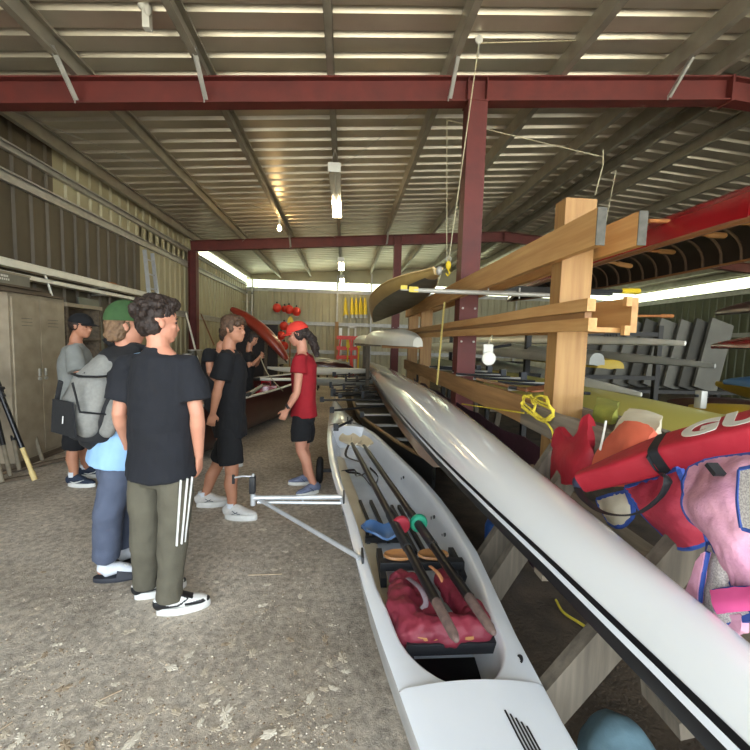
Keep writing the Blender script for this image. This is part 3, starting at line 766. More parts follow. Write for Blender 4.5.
# --- ropes, blocks and hook
def rope(pts, r, label, m=None, group=None): return solo(MB().tube(pts, r, 6), 'rope', m or M_rope, label, 'rope', group)
ptop = at(479, 43, Y=4.2); hk = at(448.5, 262, Y=4.4)
rope([ptop, hk], .006, 'pale hoist rope slanting down in front of the red column')
rope([at(447, 120, Y=4.9), hk + V((-.015, .02, 0))], .005, 'pale hoist rope hanging straight down to the yellow hook')
rope([ptop, at(635, 39, Y=4.2)], .006, 'pale rope running across under the roof towards the right')
rope([at(447, 120, Y=4.9), at(603, 157, Y=4.6)], .005, 'pale rope stretched from the hoist towards the tall pine post')
rope([at(603, 150, Y=4.6), at(603, 165, Y=4.5), at(595, 195, Y=4.3)], .007, 'knotted pale rope end hanging above the tall pine post')
rope([at(616, 170, Y=4.8), at(606, 222, Y=4.8)], .005, 'thin pale cord hanging behind the knotted rope end')
rope([at(444.5, 302, Y=4.35), at(437, 385, Y=4.2)], .011, 'yellowish rope hanging from the canoe down beside the red column', mat('yellowish_rope', (188, 168, 96), .9, 0, (156, 138, 78), 60))
t = thing('hoist_block', 'small pale pulley block under the roof above the red column', 'pulley', ptop)
MB().lathe([(.03, -.012), (.04, -.008), (.034, 0), (.04, .008), (.03, .012)], ptop + V((0, 0, .03)), (0, 1, 0), 14).build('sheave', M_white, t); MB().tube([ptop + V((0, 0, .03)), V((ptop.x, ptop.y, zb(ptop.x) + BD))], .006, 6).build('strop', M_galv, t)
M_yelp = mat('yellow_paint', (226, 196, 40), .5, 0, (206, 176, 30), 10)
t = thing('hoist_hook', 'yellow hoist hook at the near end of the tan canoe', 'hook', hk)
MB().ell(hk + V((0, 0, -.035)), (.03, .02, .05)).build('hook_body', M_yelp, t); MB().tube([hk + V((.028 * math.cos(a), 0, .03 + .028 * math.sin(a))) for a in [2 * PI * i / 12 for i in range(13)]], .006, 6).build('ring', M_galv, t)
MB().tube([hk + V((0, 0, -.08)), hk + V((.02, 0, -.12)), hk + V((0, 0, -.15)), hk + V((-.025, 0, -.12))], .009, 6).build('claw', M_yelp, t)
bp_ = at(488, 356, X=1.2); t = thing('rope_block', 'white rope block hanging on the rack between the red column and the tall pine post', 'pulley', bp_)
MB().lathe([(.02, -.012), (.055, -.012), (.06, 0), (.055, .012), (.02, .012)], bp_ + V((0, -.02, -.02)), (0, 1, 0), 18).build('sheave', M_white, t)
MB().bx(bp_.x - .045, bp_.x + .04, bp_.y - .012, bp_.y + .012, bp_.z, bp_.z + .1, .01).build('cheek', M_white, t)
MB().tube([bp_ + V((.03, 0, .07)), bp_ + V((.2, .02, .1))], .012, 6).build('lever', M_plas, t)
MB().tube([bp_ + V((0, 0, .1)), V((bp_.x + .03, bp_.y, 1.64))], .005, 6).build('lanyard', M_rope, t)
# --- riggers and fittings lying on the lower rail
random.seed(11)
for i in range(7):
    y = 2.9 + i * .42; x = 1.3 + random.uniform(-.05, .12); a = random.uniform(-.5, .5)
    t = thing('rigger', 'dark rigger frame lying on the lower rail of the rack', 'rigger', (x, y, 1.2), group='dark riggers piled on the lower rail')
    q0 = V((x - .1, y, 1.225)); q1 = q0 + V((.55 * math.cos(a), .5 * math.sin(a) + .1, .0)); q2 = q0 + V((.5, -.22, .005))
    MB().tube([q0, q1], .014, 6).build('stay', M_galv, t); MB().tube([q0 + V((0, 0, .012)), q2], .012, 6).build('stay', M_plas, t); MB().bx(q1.x - .03, q1.x + .03, q1.y - .03, q1.y + .03, 1.21, 1.29).build('oarlock', M_plas, t)
t = thing('paddle', 'orange brown wooden paddle blade lying on the lower rail beside the tall pine post', 'paddle', (1.4, 2.75, 1.23))
MB().sheet([[V((1.3 + .32 * i / 6, 2.75 + .02 * i, 1.235 + .03 * i / 6 + .0)) + V((0, s * (.03 + .07 * math.sin(PI * min(1, i / 6 + .2))), 0)) for s in (-1, 0, 1)] for i in range(7)], .012).build('blade', mat('orange_wood', (176, 104, 56), .5, 0, (146, 82, 42), 6), t)
MB().tube([(1.3, 2.75, 1.235), (1.22, 3.6, 1.235)], .014, 8).build('shaft', M_brass, t)
# yellow rope coil hung on the rail end
M_yr = mat('yellow_rope', (226, 206, 70), .8, 0, (196, 176, 50), 50)
cc = at(540, 408, X=1.19); pts = []
for i in range(90):
    a = i * .42; k = i / 90; lobe = .11 if (i // 22) % 2 else .08
    pts.append(cc + V((-.03 + .012 * math.sin(i * 1.7), (-.09 if (i // 22) % 2 else .1) + lobe * math.cos(a), .01 + lobe * .62 * math.sin(a) + .01 * math.sin(i))))
pts += smoothpath([pts[-1], at(552, 430, X=1.17), at(546, 455, X=1.2), at(541, 470, X=1.22)], 6)
rope(pts, .006, 'bright yellow rope coil hung on the grey rail beside the tall pine post', M_yr)
rope(smoothpath([at(556, 600, Z=.02), at(563, 612, Z=.02), at(578, 622, Z=.02), at(592, 631, Z=.02)], 5), .008, 'yellow rope end lying on the dirt below the rack', M_yr)
rope([at(462, 404, X=1.2), at(524, 413, X=1.2)], .006, 'thin yellow line stretched along the lower rail', M_yr)

# --- lifejackets and the rescue tube on the grey rail
M_webb = mat('black_webbing', (26, 27, 30), .7, 0, (18, 19, 22), 40)
M_trim = mat('blue_trim', (56, 88, 168), .7, 0, (44, 72, 148), 30)
M_mesh = mat('white_mesh', (206, 200, 194), .85, 0, (168, 160, 158), 260, contrast=.06)
def cloth(name, m, uv, X=None, th=.03, parent=None, fold=.012, f=9, seed=0, n=(16, 16), depth=None, sub=7):
    """a draped panel: uv is a grid of (px, py, X) control points of the photograph"""
    ctrl = [[at(a, b, X=x) for a, b, x in row] for row in uv]
    rows = [smoothpath(r, sub) for r in ctrl]; cols = list(zip(*rows)); cols = [smoothpath(c, sub) for c in cols]; g = [list(r) for r in zip(*cols)]
    for i, r in enumerate(g):
        for j, p in enumerate(r):
            r[j] = p + V((-1, -.4, .3)).normalized() * (fold * (mnoise.noise(p * f + V((seed, 0, 0))) + .6 * mnoise.noise(p * f * 2.3) + .35 * mnoise.noise(V((p.x, p.y * 3, p.z)) * f * 3.1)))
    o = MB().sheet(g, th).build(name, m, parent, sharp=80)
    return o, g
def edge(g, name, m, parent, r=.008, sides='tblr'):
    e = {'t': g[0], 'b': g[-1], 'l': [r_[0] for r_ in g], 'r': [r_[-1] for r_ in g]}
    for s in sides: MB().tube(e[s], r, 6).build(name, m, parent)
M_red = mat('red_nylon', (176, 34, 50), .6, 0, (152, 24, 40), 5, bump=.3, bscale=16)
M_red2 = mat('faded_red_nylon', (196, 62, 80), .7, 0, (150, 40, 60), 8, bump=.5, bscale=14)
M_orange = mat('orange_nylon', (226, 112, 82), .7, 0, (206, 96, 70), 6, bump=.2, bscale=14)
M_pink = mat('pink_nylon', (230, 172, 190), .75, 0, (188, 130, 158), 9, bump=.5, bscale=22)
M_hot = mat('hot_pink_nylon', (230, 96, 156), .7, 0, (214, 80, 140), 6)
M_limec = mat('olive_green_cloth', (140, 140, 56), .85, 0, (116, 118, 44), 10, bump=.2)
M_cream = mat('cream_canvas', (214, 204, 178), .8, 0, (190, 180, 156), 8, bump=.2)
# red vest with a scooped neck
xv = 1.19
o, g = cloth('lifejacket', M_red, [[(556, 434, xv), (559, 428, xv), (564, 427, 1.2), (568, 434, xv), (574, 438, xv), (580, 432, xv), (584, 420, 1.2), (591, 416, 1.215)],
                             [(555, 442, xv), (559, 441, xv), (564, 442, xv), (569, 445, xv), (574, 446, xv), (580, 443, xv), (586, 438, xv), (592, 434, xv)],
                             [(553, 460, xv), (558, 460, xv - .02), (564, 461, xv - .03), (569, 462, xv - .04), (575, 462, xv - .04), (581, 461, xv - .03), (588, 459, xv - .02), (594, 455, xv)],
                             [(555, 480, xv), (560, 482, xv - .02), (565, 483, xv - .03), (570, 484, xv - .03), (576, 484, xv - .03), (582, 484, xv - .02), (588, 483, xv), (595, 480, xv)]], th=.045, fold=.008, sub=4)
tag(o, 'red lifejacket with a scooped neck hanging on the grey rail beside the yellow rope', 'lifejacket')
rope([at(600, 450, X=1.14), at(604, 432, X=1.14), at(606, 421, X=1.16)], .005, 'white cord with a toggle hanging beside the red scooped lifejacket', M_white)
# green cloth and cream canvas over the rail
o, g = cloth('towel', M_limec, [[(597, 399, 1.5), (618, 404, 1.5)], [(596, 408, 1.3), (617, 413, 1.3)], [(595, 420, 1.3), (613, 424, 1.3)]], th=.03, fold=.012, seed=4)
tag(o, 'olive green towel folded over the grey rails', 'towel')
o, g = cloth('canvas_bag', M_cream, [[(630, 412, 1.5), (645, 414, 1.5), (662, 420, 1.5)], [(622, 421, 1.3), (640, 424, 1.3), (660, 428, 1.3)], [(614, 440, 1.2), (636, 444, 1.2), (656, 448, 1.2)]], th=.04, fold=.012, seed=2)
tag(o, 'cream canvas bag lying over the grey rails above the orange lifejacket', 'bag')
o, g = cloth('lifejacket', M_orange, [[(628, 424, 1.22), (640, 425, 1.2), (655, 432, 1.2)], [(610, 440, 1.19), (634, 440, 1.15), (652, 444, 1.17)], [(598, 458, 1.17), (628, 460, 1.13), (648, 464, 1.17)], [(592, 486, 1.17), (626, 486, 1.13), (646, 486, 1.17)]], th=.04)
tag(o, 'orange lifejacket hanging over the grey rail behind the red rescue tube', 'lifejacket')
o, g = cloth('lifejacket', M_red2, [[(626, 488, 1.1), (650, 482, 1.1), (680, 470, 1.1)], [(638, 504, 1.09), (664, 500, 1.06), (686, 486, 1.09)], [(652, 522, 1.1), (676, 524, 1.06), (700, 520, 1.1)], [(678, 547, 1.12), (690, 546, 1.1), (704, 540, 1.12)]], th=.022, fold=.014, f=13)
tag(o, 'faded red lifejacket with blue piping hanging below the red rescue tube', 'lifejacket'); edge(g, 'piping', M_trim, o, .0135)
o, g = cloth('lifejacket', M_cream, [[(598, 500, 1.13), (612, 496, 1.12), (628, 492, 1.12)], [(604, 512, 1.12), (616, 512, 1.1), (632, 504, 1.12)], [(610, 522, 1.13), (620, 526, 1.12), (632, 516, 1.13)]], th=.022)
tag(o, 'cream lifejacket corner with blue piping showing below the end of the rescue tube', 'lifejacket'); edge(g, 'piping', M_trim, o, .0135)
# pink lifejackets at the edge of the picture
xp = 1.02
t = thing('lifejacket', 'pale pink lifejacket with blue piping hanging at the right edge of the photo', 'lifejacket', at(730, 600, X=xp))
o, g = cloth('shell', M_pink, [[(692, 470, xp + .05), (712, 462, xp + .06), (735, 458, xp + .06), (775, 455, xp + .06)], [(686, 496, xp), (708, 496, xp - .04), (732, 490, xp - .03), (772, 490, xp)], [(690, 516, xp), (712, 528, xp - .04), (736, 530, xp - .04), (774, 530, xp)], [(712, 534, xp), (726, 556, xp - .03), (744, 568, xp - .03), (778, 575, xp)], [(722, 560, xp), (734, 584, xp - .02), (750, 606, xp - .02), (784, 640, xp)]], th=.022, fold=.017, f=10, parent=t)
edge(g, 'piping', M_trim, t, .0135, 'lbt')
o, g = cloth('mesh_panel', M_mesh, [[(741, 470, xp - .09), (760, 466, xp - .09)], [(739, 500, xp - .1), (760, 500, xp - .1)], [(743, 528, xp - .1), (762, 534, xp - .1)]], th=.01, fold=.004, parent=t); edge(g, 'piping', M_trim, t, .007)
MB().bar(at(711, 464, X=xp - .05), at(720, 475, X=xp - .05), .03, .012).build('buckle', M_webb, t)
t = thing('lifejacket', 'pink and white mesh lifejacket hanging lowest at the right edge of the photo', 'lifejacket', at(725, 620, X=xp))
o, g = cloth('mesh_shell', M_mesh, [[(712, 544, xp + .02), (724, 550, xp), (738, 580, xp), (760, 600, xp)], [(706, 572, xp + .02), (722, 576, xp - .02), (738, 592, xp), (765, 604, xp)], [(699, 598, xp + .02), (714, 604, xp - .02), (735, 606, xp - .01), (765, 606, xp)], [(712, 612, xp + .02), (722, 622, xp), (740, 618, xp), (765, 612, xp)]], th=.022, fold=.012, parent=t); edge(g, 'piping', M_trim, t, .0135)
o, g = cloth('pink_panel', M_pink, [[(702, 556, xp - .03), (708, 552, xp - .03)], [(692, 582, xp - .03), (702, 584, xp - .03)], [(688, 590, xp - .03), (700, 602, xp - .03)]], th=.02, fold=.006, parent=t); edge(g, 'piping', M_trim, t, .006, 'r')
o, g = cloth('hot_pink_pocket', M_hot, [[(714, 592, xp - .05), (735, 589, xp - .05), (765, 589, xp - .05)], [(716, 604, xp - .06), (738, 602, xp - .06), (765, 600, xp - .06)], [(717, 611, xp - .05), (740, 608, xp - .05), (765, 606, xp - .05)]], th=.02, fold=.006, parent=t); edge(g, 'piping', M_trim, t, .007)
o, g = cloth('lower_flap', M_pink, [[(718, 614, xp - .01), (742, 611, xp - .01)], [(728, 624, xp), (744, 618, xp)], [(739, 635, xp), (744, 632, xp)]], th=.02, fold=.008, parent=t)
# rescue tube with the red cover
t = thing('rescue_tube', 'long red rescue tube with black strap and white lettering lying on the lifejackets', 'rescue tube', at(660, 470, X=1.0))
f0, f1 = at(572, 474, X=.92), at(750, 433, X=1.16)                     # the cover's upper front edge
d = nrm_(f1 - f0); Lt = 1.02
vw = V((0, 0, CH)) - f0.lerp(f1, .5); vw = nrm_(vw - d * vw.dot(d)); sw = nrm_(d.cross(vw))
if sw.z < 0: sw = -sw
u = nrm_(vw * .36 + sw * .93); x = nrm_(u.cross(d))
if x.dot(vw) > 0: x = -x                                                # x: away from the viewer, across the top
TW, TH = .15, .1
rings = []; NT = 30
def tube_c(s):
    q = min(1, s / .3); w = (.3 + .7 * math.sin(q * PI / 2)) * TW; hh = TH * (.8 + .2 * q)
    return f0 + d * (s * Lt) + x * (TW * .5 * (1 if q >= 1 else .35 + .65 * q)) - u * (TH * .5) + u * (.022 * math.sin(PI * min(1, s))), w / 2, hh / 2
for i in range(NT + 1):
    c0, w, hh = tube_c(i / NT); ring = []
    for k in range(28):
        a = 2 * PI * k / 28; cx = math.cos(a); sx = math.sin(a); wr = .003 * math.sin(i * 2.9 + k * .6) if abs(sx) < .8 else 0
        ring.append(c0 + x * ((w + wr) * math.copysign(abs(cx) ** .35, cx)) + u * (hh * math.copysign(abs(sx) ** .35, sx)))
    rings.append(ring)
cov = MB().quadstrip(rings).build('cover', M_red, t, sharp=80)
MB().ell(f0 - d * .012 - u * .055 + x * .03, (.03, .03, .035)).build('end_cap', mat('dark_blue_cap', (40, 48, 72), .6), t)
j = 9; c0, w, hh = tube_c(j / NT); lo_ = [c0 + (p - c0) * 1.05 for p in rings[j]]; q2 = [p + d * .035 for p in lo_]
MB().quadstrip([lo_ + [lo_[0]], q2 + [q2[0]]], closed=False).build('strap_loop', M_webb, t)
vv = -x * .02
pts = smoothpath([f0 - d * .015 - u * .06, at(585, 500, X=.92), at(605, 513, X=.92), at(635, 514, X=.93), at(660, 497, X=.95), at(668, 478, X=.96), lo_[15] + vv * .3, lo_[12] + vv * .2], 6)
MB().tube(pts, .015, 8, ry=.003, up=(0, 0, 1)).build('tow_strap', M_webb, t)
fc = bpy.data.curves.new('lettering', 'FONT'); fc.body = 'GUARD'; fc.size = .11; fc.extrude = .001; fc.offset = .006; fc.space_character = 1.12
fo = bpy.data.objects.new('lettering', fc); COL.objects.link(fo)
dg = bpy.context.evaluated_depsgraph_get(); dg.update(); tm = bpy.data.meshes.new_from_object(fo.evaluated_get(dg)); bpy.data.objects.remove(fo)
bm = bmesh.new(); bm.from_mesh(tm)
for _ in range(2): bmesh.ops.subdivide_edges(bm, edges=[e for e in bm.edges if e.calc_length() > .02], cuts=1)
s0 = .395
for v in bm.verts:
    s = s0 + v.co.x * 1.35 / Lt; c0, w, hh = tube_c(s)
    v.co = c0 + d * 0 + x * (v.co.y * 1.3 - .044) + u * (hh + .0015 + v.co.z)
mb = MB(); mb.bm.free(); mb.bm = bm; mb.build('lettering', M_white, t, smooth=False)
# blue sacks and a maroon tarp under the rack
M_sack = mat('faded_blue_sack', (112, 142, 154), .85, 0, (92, 120, 132), 5, bump=.3, bscale=20)
def sack(c, r, label, m=None, seed=0, name='sack'):
    mb = MB(); mb.ell(c, r, None, 22, 14); mb.ell(V(c) + V((r[0] * .3, r[1] * .2, -r[2] * .2)), V(r) * .75, None, 16, 10)
    o = mb.build(name, m or M_sack, voxel=.014, relax=4); folds_(o, .016, 8, seed); tag(o, label, 'sack'); return o
sack((.92, 1.12, .15), (.12, .16, .2), 'faded blue sack sagging against the broad grey brace')
sack((1.05, .93, .18), (.1, .1, .24), 'faded blue sack at the bottom edge of the photo under the white eight', seed=5)
M_tarp = mat('maroon_tarp', (62, 24, 40), .7, 0, (46, 18, 30), 4, bump=.3)
g = [[V((1.3 + .0 * j + .02 * math.sin(j * 1.7 + i), 2.45 + .33 * j, .06 + .82 * (1 - i / 6) + .015 * math.sin(j * 2.2))) for j in range(16)] for i in range(7)]
solo(MB().sheet(g, .01), 'tarpaulin', M_tarp, 'dark maroon tarpaulin hanging under the lower rail of the rack', 'tarpaulin')
t = thing('bucket', 'blue plastic drum standing behind the grey braces under the rack', 'drum', (1.15, 2.55, 0))
MB().lathe([(.0, 0), (.1, .0), (.12, .02), (.125, .3), (.11, .34), (.0, .345)], (1.12, 2.6, 0)).build('drum', mat('blue_drum', (40, 84, 150), .5), t); MB().lathe([(.126, .1), (.131, .105), (.131, .12), (.126, .125)], (1.12, 2.6, 0)).build('band', M_plas, t)
# ---------------------------------------------------------------- along the left wall
M_lock = mat('grey_brown_locker', (168, 156, 134), .6, .1, (142, 130, 110), 7, bump=.05)
M_rust = wood('dusty_plank', (112, 98, 80), (84, 72, 58), 3, 'Y', .9)
lx = -3.62; t = thing('locker', 'tall grey brown steel locker with two doors beside the leaning oars', 'locker', (lx - .25, 4.95, 0))
MB().bx(lx - .5, lx - .02, 4.68, 5.56, .08, 1.98, .004).build('body', M_lock, t, smooth=False)
MB().bx(lx - .48, lx - .03, 4.71, 5.53, 0, .08).build('plinth', M_rust, t, smooth=False)
for a, b, h in ((4.71, 5.105, 5.06), (5.115, 5.53, 5.16)):
    dr = MB().bx(lx - .02, lx, a, b, .12, 1.93, .004).build('door', M_lock, t, smooth=False)
    MB().bx(lx, lx + .018, h - .012, h + .012, 1.03, 1.12, .004).build('handle', M_galv, dr)
    MB().tube([(lx, h, 1.0), (lx + .02, h, 1.0)], .02, 10).build('latch', M_galv, dr)
    for z in (1.7, 1.66, 1.62): MB().bx(lx, lx + .002, a + .12, b - .12, z, z + .004).build('vent_slot', M_dk, dr)
for i, (a, b, z, x) in enumerate(((4.5, 5.5, 1.98, .0), (4.55, 5.3, 2.005, -.02), (4.45, 5.1, 2.03, .02))):
    solo(MB().bx(lx - .5 + x, lx + .03 + x, a, b, z + .001, z + .024), 'plank', M_rust, ['lowest dusty plank lying on top of the tall locker', 'middle dusty plank on top of the tall locker', 'topmost dusty plank lying on top of the tall locker'][i], 'plank', smooth=False)
t = thing('storage_box', 'grey metal box with pale worn lettering on top of the tall locker', 'box', (lx - .25, 4.5, 2.055))
MB().bx(lx - .46, lx - .03, 4.3, 5.02, 2.056, 2.19, .006).build('box', mat('grey_box', (128, 124, 112), .5, .2, (112, 108, 96), 8), t, smooth=False)
MB().bx(lx - .465, lx - .025, 4.29, 5.03, 2.175, 2.196, .004).build('lid', M_lock, t, smooth=False)
for z, a, b in ((2.145, 4.62, 4.72), (2.11, 4.61, 4.74)):
    for k in range(5): y = a + (b - a) * k / 5; MB().bx(lx - .0299, lx - .0285, y, y + .014, z - .01, z + .012).build('mark', M_white, t, smooth=False)
# open cabinet behind the man
t = thing('cabinet', 'dark open cabinet with a pale top beyond the tall locker', 'cabinet', (lx - .2, 5.95, 0))
for a, b in ((5.6, 5.64), (6.3, 6.34)): MB().bx(lx - .5, lx - .02, a, b, 0, 1.9).build('side_panel', M_rust, t, smooth=False)
MB().bx(lx - .5, lx, 5.58, 6.36, 1.9, 1.95).build('top', M_lock, t, smooth=False); MB().bx(lx - .5, lx - .47, 5.6, 6.3, 0, 1.9).build('back_panel', M_dk, t, smooth=False)
for z in (.5, 1.0, 1.45): MB().bx(lx - .47, lx - .03, 5.6, 6.3, z, z + .02).build('shelf', M_rust, t, smooth=False)
solo(MB().bar((lx - .3, 5.8, 1.952), (lx - .36, 5.72, 2.35), .03, .02), 'stick', M_offw if 'M_offw' in globals() else M_white, 'short pale stick leaning on the pale top of the open cabinet', 'stick')
# leaning panel and cord
solo(MB().bar((-3.85, 6.75, 0), (-4.05, 6.75, 2.1), .5, .02, up=(1, 0, 0)), 'board', mat('grey_green_board', (112, 116, 104), .5, 0, (98, 102, 90), 4), 'grey green board leaning on the left wall behind the green cap', 'board', smooth=False)
# ledge of white channel with oars lying on it
xl = XL + .22
def channel(z, h, label, m): 
    mb = MB(); mb.bx(xl - .16, xl, -1, 9.6, z, z + .004); mb.bx(xl - .004, xl, -1, 9.6, z, z + h); mb.bx(xl - .16, xl - .156, -1, 9.6, z, z + h); mb.bx(xl, xl + .015, -1, 9.6, z + h - .004, z + h)
    o = solo(mb, 'wall_rack', m, label, 'rack', smooth=False)
    for y in (1, 4, 7, 9.4): MB().bar((XL + .01, y, z - .02), (xl, y, z - .004), .04, .02).build('bracket', M_galv, o)
M_chan = mat('white_channel', (240, 236, 220), .4, 0, (222, 218, 200), 5)
channel(2.31, .09, 'upper white channel rack along the left wall, oars lying in it', M_chan); channel(2.2, .05, 'lower white channel rack along the left wall', M_chan)
M_orw = wood('orange_oar_wood', (176, 116, 62), (140, 86, 44), 3)
for i, (a, b, c, m) in enumerate((('brown wooden oar lying in the upper wall rack, nearer the locker', 5.3, 7.2, M_orw), ('brown wooden oar lying in the upper wall rack, farther along', 7.1, 8.9, M_orw), ('yellow bladed oar end at the far end of the upper wall rack', 8.1, 9.5, M_yel))):
    t = thing('oar', a, 'oar', (xl - .08, b, 2.32), group='oars in the wall rack'); z = 2.345 + .05 * (i == 1)
    MB().tube([(xl - .06, b + .3, z), (xl - .06, c, z)], .02, 8).build('loom', m, t); MB().sheet([[V((xl - .06 + .01 * s, b + .05 * k, z + .0 + s * (.02 + .02 * math.sin(k / 8 * PI)))) for s in (-1, 0, 1)] for k in range(9)], .008).build('blade', m, t)
# aluminium ladder
t = thing('ladder', 'aluminium ladder leaning against the left wall above the people', 'ladder', (-3.6, 8.1, 0))
A0, A1 = V((-3.42, 7.8, 0)), V((-3.96, 8.4, 3.22))
sd = V((.0, .42, 0)); 
for k in (0, 1): MB().bar(A0 + sd * k, A1 + sd * k - V((0, .1 * k, 0)), .03, .07, up=(1, 0, 0)).build('side_rail', M_alu, t, smooth=False)
for i in range(11):
    q = (i + .6) / 11.2; MB().tube([A0.lerp(A1, q), A0.lerp(A1, q) + sd - V((0, .1 * q, 0))], .016, 8).build('rung', M_alu, t)
# oars leaning in the corner, handles down
M_cgrip = mat('cream_grip', (222, 200, 140), .6, 0, (206, 180, 118), 10); M_pgrip = mat('pale_wood_grip', (146, 136, 116), .7, 0, (118, 108, 90), 12)
def lean(bx_, by_, tx, ty, label, m, grip, bot=None):
    b = at(bx_, by_, Z=.012); tp = at(tx, ty, X=b.x - .38); d = nrm_(tp - b); tt = (-.5 + 4.6 - 0) and (XL + .1 - b.x) / d.x; tp = b + d * min(tt, 3.0)
    L = (tp - b).length; t = thing('leaning_oar', label, 'oar', b, group='oars leaning handle down beside the locker')
    MB().tube([b + d * .02, b + d * .36], .021, 10).build('grip', grip, t); MB().tube([b + d * .36, b + d * .95], .024, 10).build('loom', m, t)
    MB().tube([b + d * .93, b + d * 1.2], .034, 10).build('sleeve', M_pgrip if m is not M_blk else M_plas, t); MB().lathe([(.03, -.02), (.05, -.01), (.05, .01), (.03, .02)], b + d * 1.02, d).build('collar', M_plas, t)
    MB().tube([b + d * 1.2, tp], .022, 10).build('loom', m, t)
    if bot:
        MB().tube([b, b + d * .1], .026, 10).build('handle_tip', bot, t)
lean(43, 462, 9, 350, 'leaning oar with a grey grip, nearest the locker door', M_carbon, M_pgrip)
lean(35, 480, 0, 392, 'leaning oar with a cream grip and cream tip in front of the others', M_blk, M_cgrip, M_cgrip)
lean(20, 472, 0, 372, 'leaning oar with a dusty wooden grip just left of the cream one', M_carbon, M_pgrip)
lean(11, 478, -12, 380, 'leaning oar second from the left edge of the photo', M_carbon, M_pgrip)
lean(3, 484, -22, 390, 'leaning oar at the very left edge of the photo', M_carbon, M_pgrip)
lean(28, 462, 3, 345, 'leaning dark oar behind the cream gripped one', M_carbon, M_plas)
for i, (a, b) in enumerate((((-4.0, 3.9, .03), (-3.1, 5.5, .03)), ((-3.95, 3.8, .02), (-3.3, 4.45, .02)))):
    solo(MB().bar(a, b, .05, .03), 'timber_batten', M_rust, ['long dusty batten on the ground in front of the locker', 'short dusty batten on the ground under the leaning oars'][i], 'batten', smooth=False)
# poles and clutter against the wall beyond the people
solo(MB().tube([at(198, 360, X=-3.5), at(186, 313, X=-3.95)], .022, 8), 'pole', M_chan, 'white pole leaning on the left wall in front of the far red column', 'pole')
solo(MB().tube([at(214, 345, X=-3.3), at(201, 314, X=-3.95)], .018, 8), 'pole', M_brass, 'brown pole leaning on the left wall behind the black haired person', 'pole')
t = thing('workbench', 'dark workbench with clutter along the left wall behind the people', 'bench', (-3.6, 10, 0))
MB().bx(-4.05, -3.2, 8.95, 11.0, .85, .9).build('bench_top', M_rust, t, smooth=False)
for y in (9.05, 10.9):
    for x in (-4.0, -3.27): MB().bx(x - .03, x + .03, y - .03, y + .03, 0, .85).build('leg', M_rust, t, smooth=False)
MB().bx(-4.0, -3.3, 9.05, 10.9, .3, .33).build('lower_shelf', M_rust, t, smooth=False)
random.seed(5)
for i in range(8):
    y = 9.1 + i * .24; h = random.uniform(.1, .35); c = random.choice([(90, 84, 70), (60, 60, 58), (120, 110, 90), (150, 140, 118)])
    t = thing('paint_tin', 'dusty tin among the clutter on the workbench by the left wall', 'tin', (-3.6, y, .901), group='tins and tubs on the workbench')
    x = -3.55 + random.uniform(-.2, .2); MB().lathe([(.0, 0), (.09, 0), (.09, h), (.0, h)], (x, y, .901)).build('tin', mat('tin_%d' % i, c, .5), t); MB().lathe([(.0, 0), (.095, 0), (.095, .02), (0, .02)], (x, y, .901 + h)).build('lid', M_galv, t)
hull('kayak', 'lime yellow kayak whose end shows between the people by the left wall', (-2.0, 6.3, .95), (-3.0, 10.2, .95), .62, .28, M_lime, fine=2.5, bluff=(.12, .06))
for y, x in ((7.2, -2.25), (9.2, -2.75)):
    t = thing('trestle', 'low trestle under the lime yellow kayak', 'trestle', (x, y, 0), group='trestles under the lime yellow kayak')
    MB().bx(x - .4, x + .4, y - .04, y + .04, .86, .94).build('bar', M_rust, t, smooth=False)
    for sx in (-1, 1): MB().bar((x + sx * .4, y, 0), (x + sx * .3, y, .88), .05, .05).build('leg', M_rust, t, smooth=False)

# --- the dark red surf boat behind the people
t = thing('surf_boat', 'dark red open boat with a white gunwale behind the standing people', 'rowing boat', (-1.9, 6.6, 0))
tab = [(4.5, -1.95, -2.1), (4.9, -1.72, -2.45), (5.3, -1.58, -2.65), (5.8, -1.47, -2.8), (6.6, -1.3, -2.8), (7.4, -1.1, -2.6), (8.2, -.92, -2.2), (9.0, -.8, -1.5), (9.5, -.78, -.95)]
ringsO = []; gw = [[], []]
for y in [4.5, 4.7, 4.9, 5.3, 5.8, 6.2, 6.6, 7.0, 7.4, 7.8, 8.2, 8.6, 9.0, 9.3, 9.5]:
    r_, l_ = interp(tab, y); c = (l_ + r_) / 2; h = (r_ - l_) / 2; zt = .66 + .1 * abs((y - 6.8) / 2.6) ** 2; ring = []
    for k in range(13):
        a = PI * k / 12; cx = math.cos(a); sx = math.sin(a); ring.append(V((c + h * math.copysign(abs(cx) ** .5, cx), y, zt - (zt - .03) * sx ** .55)))
    for k in range(13):
        a = PI - PI * k / 12; cx = math.cos(a); sx = math.sin(a); hh = max(.01, h - .03); ring.append(V((c + hh * math.copysign(abs(cx) ** .5, cx), y, zt - (zt - .15) * .9 * sx ** .55)))
    ringsO.append(ring); gw[0].append(ring[0]); gw[1].append(ring[12])
MB().quadstrip(ringsO).build('hull', mat('maroon_hull', (66, 22, 22), .35, 0, (50, 18, 18), 3, coat=.3), t)
for g in gw: MB().tube([p + V((0, 0, .01)) for p in g], .028, 8, ry=.018).build('gunwale', M_offw, t)
for y in (5.4, 6.4, 8.0):
    r_, l_ = interp(tab, y); MB().bx(l_ + .06, r_ - .06, y - .12, y + .12, .5, .535).build('thwart', M_brass, t, smooth=False)
jc = at(270, 390, X=-1.35); t = thing('fuel_can', 'red fuel can standing in the dark red open boat', 'fuel can', jc)
jx, jy, jz = jc.x - .05, jc.y, .16
MB().bx(jx - .2, jx + .2, jy - .12, jy + .12, jz + .01, jz + .54, .03).build('can', M_redh, t); MB().tube([(jx - .1, jy, jz + .54), (jx - .1, jy, jz + .6), (jx + .06, jy, jz + .6), (jx + .06, jy, jz + .54)], .018, 8).build('handle', M_redh, t); MB().tube([(jx + .13, jy, jz + .54), (jx + .13, jy, jz + .59)], .03, 10).build('cap', M_plas, t)
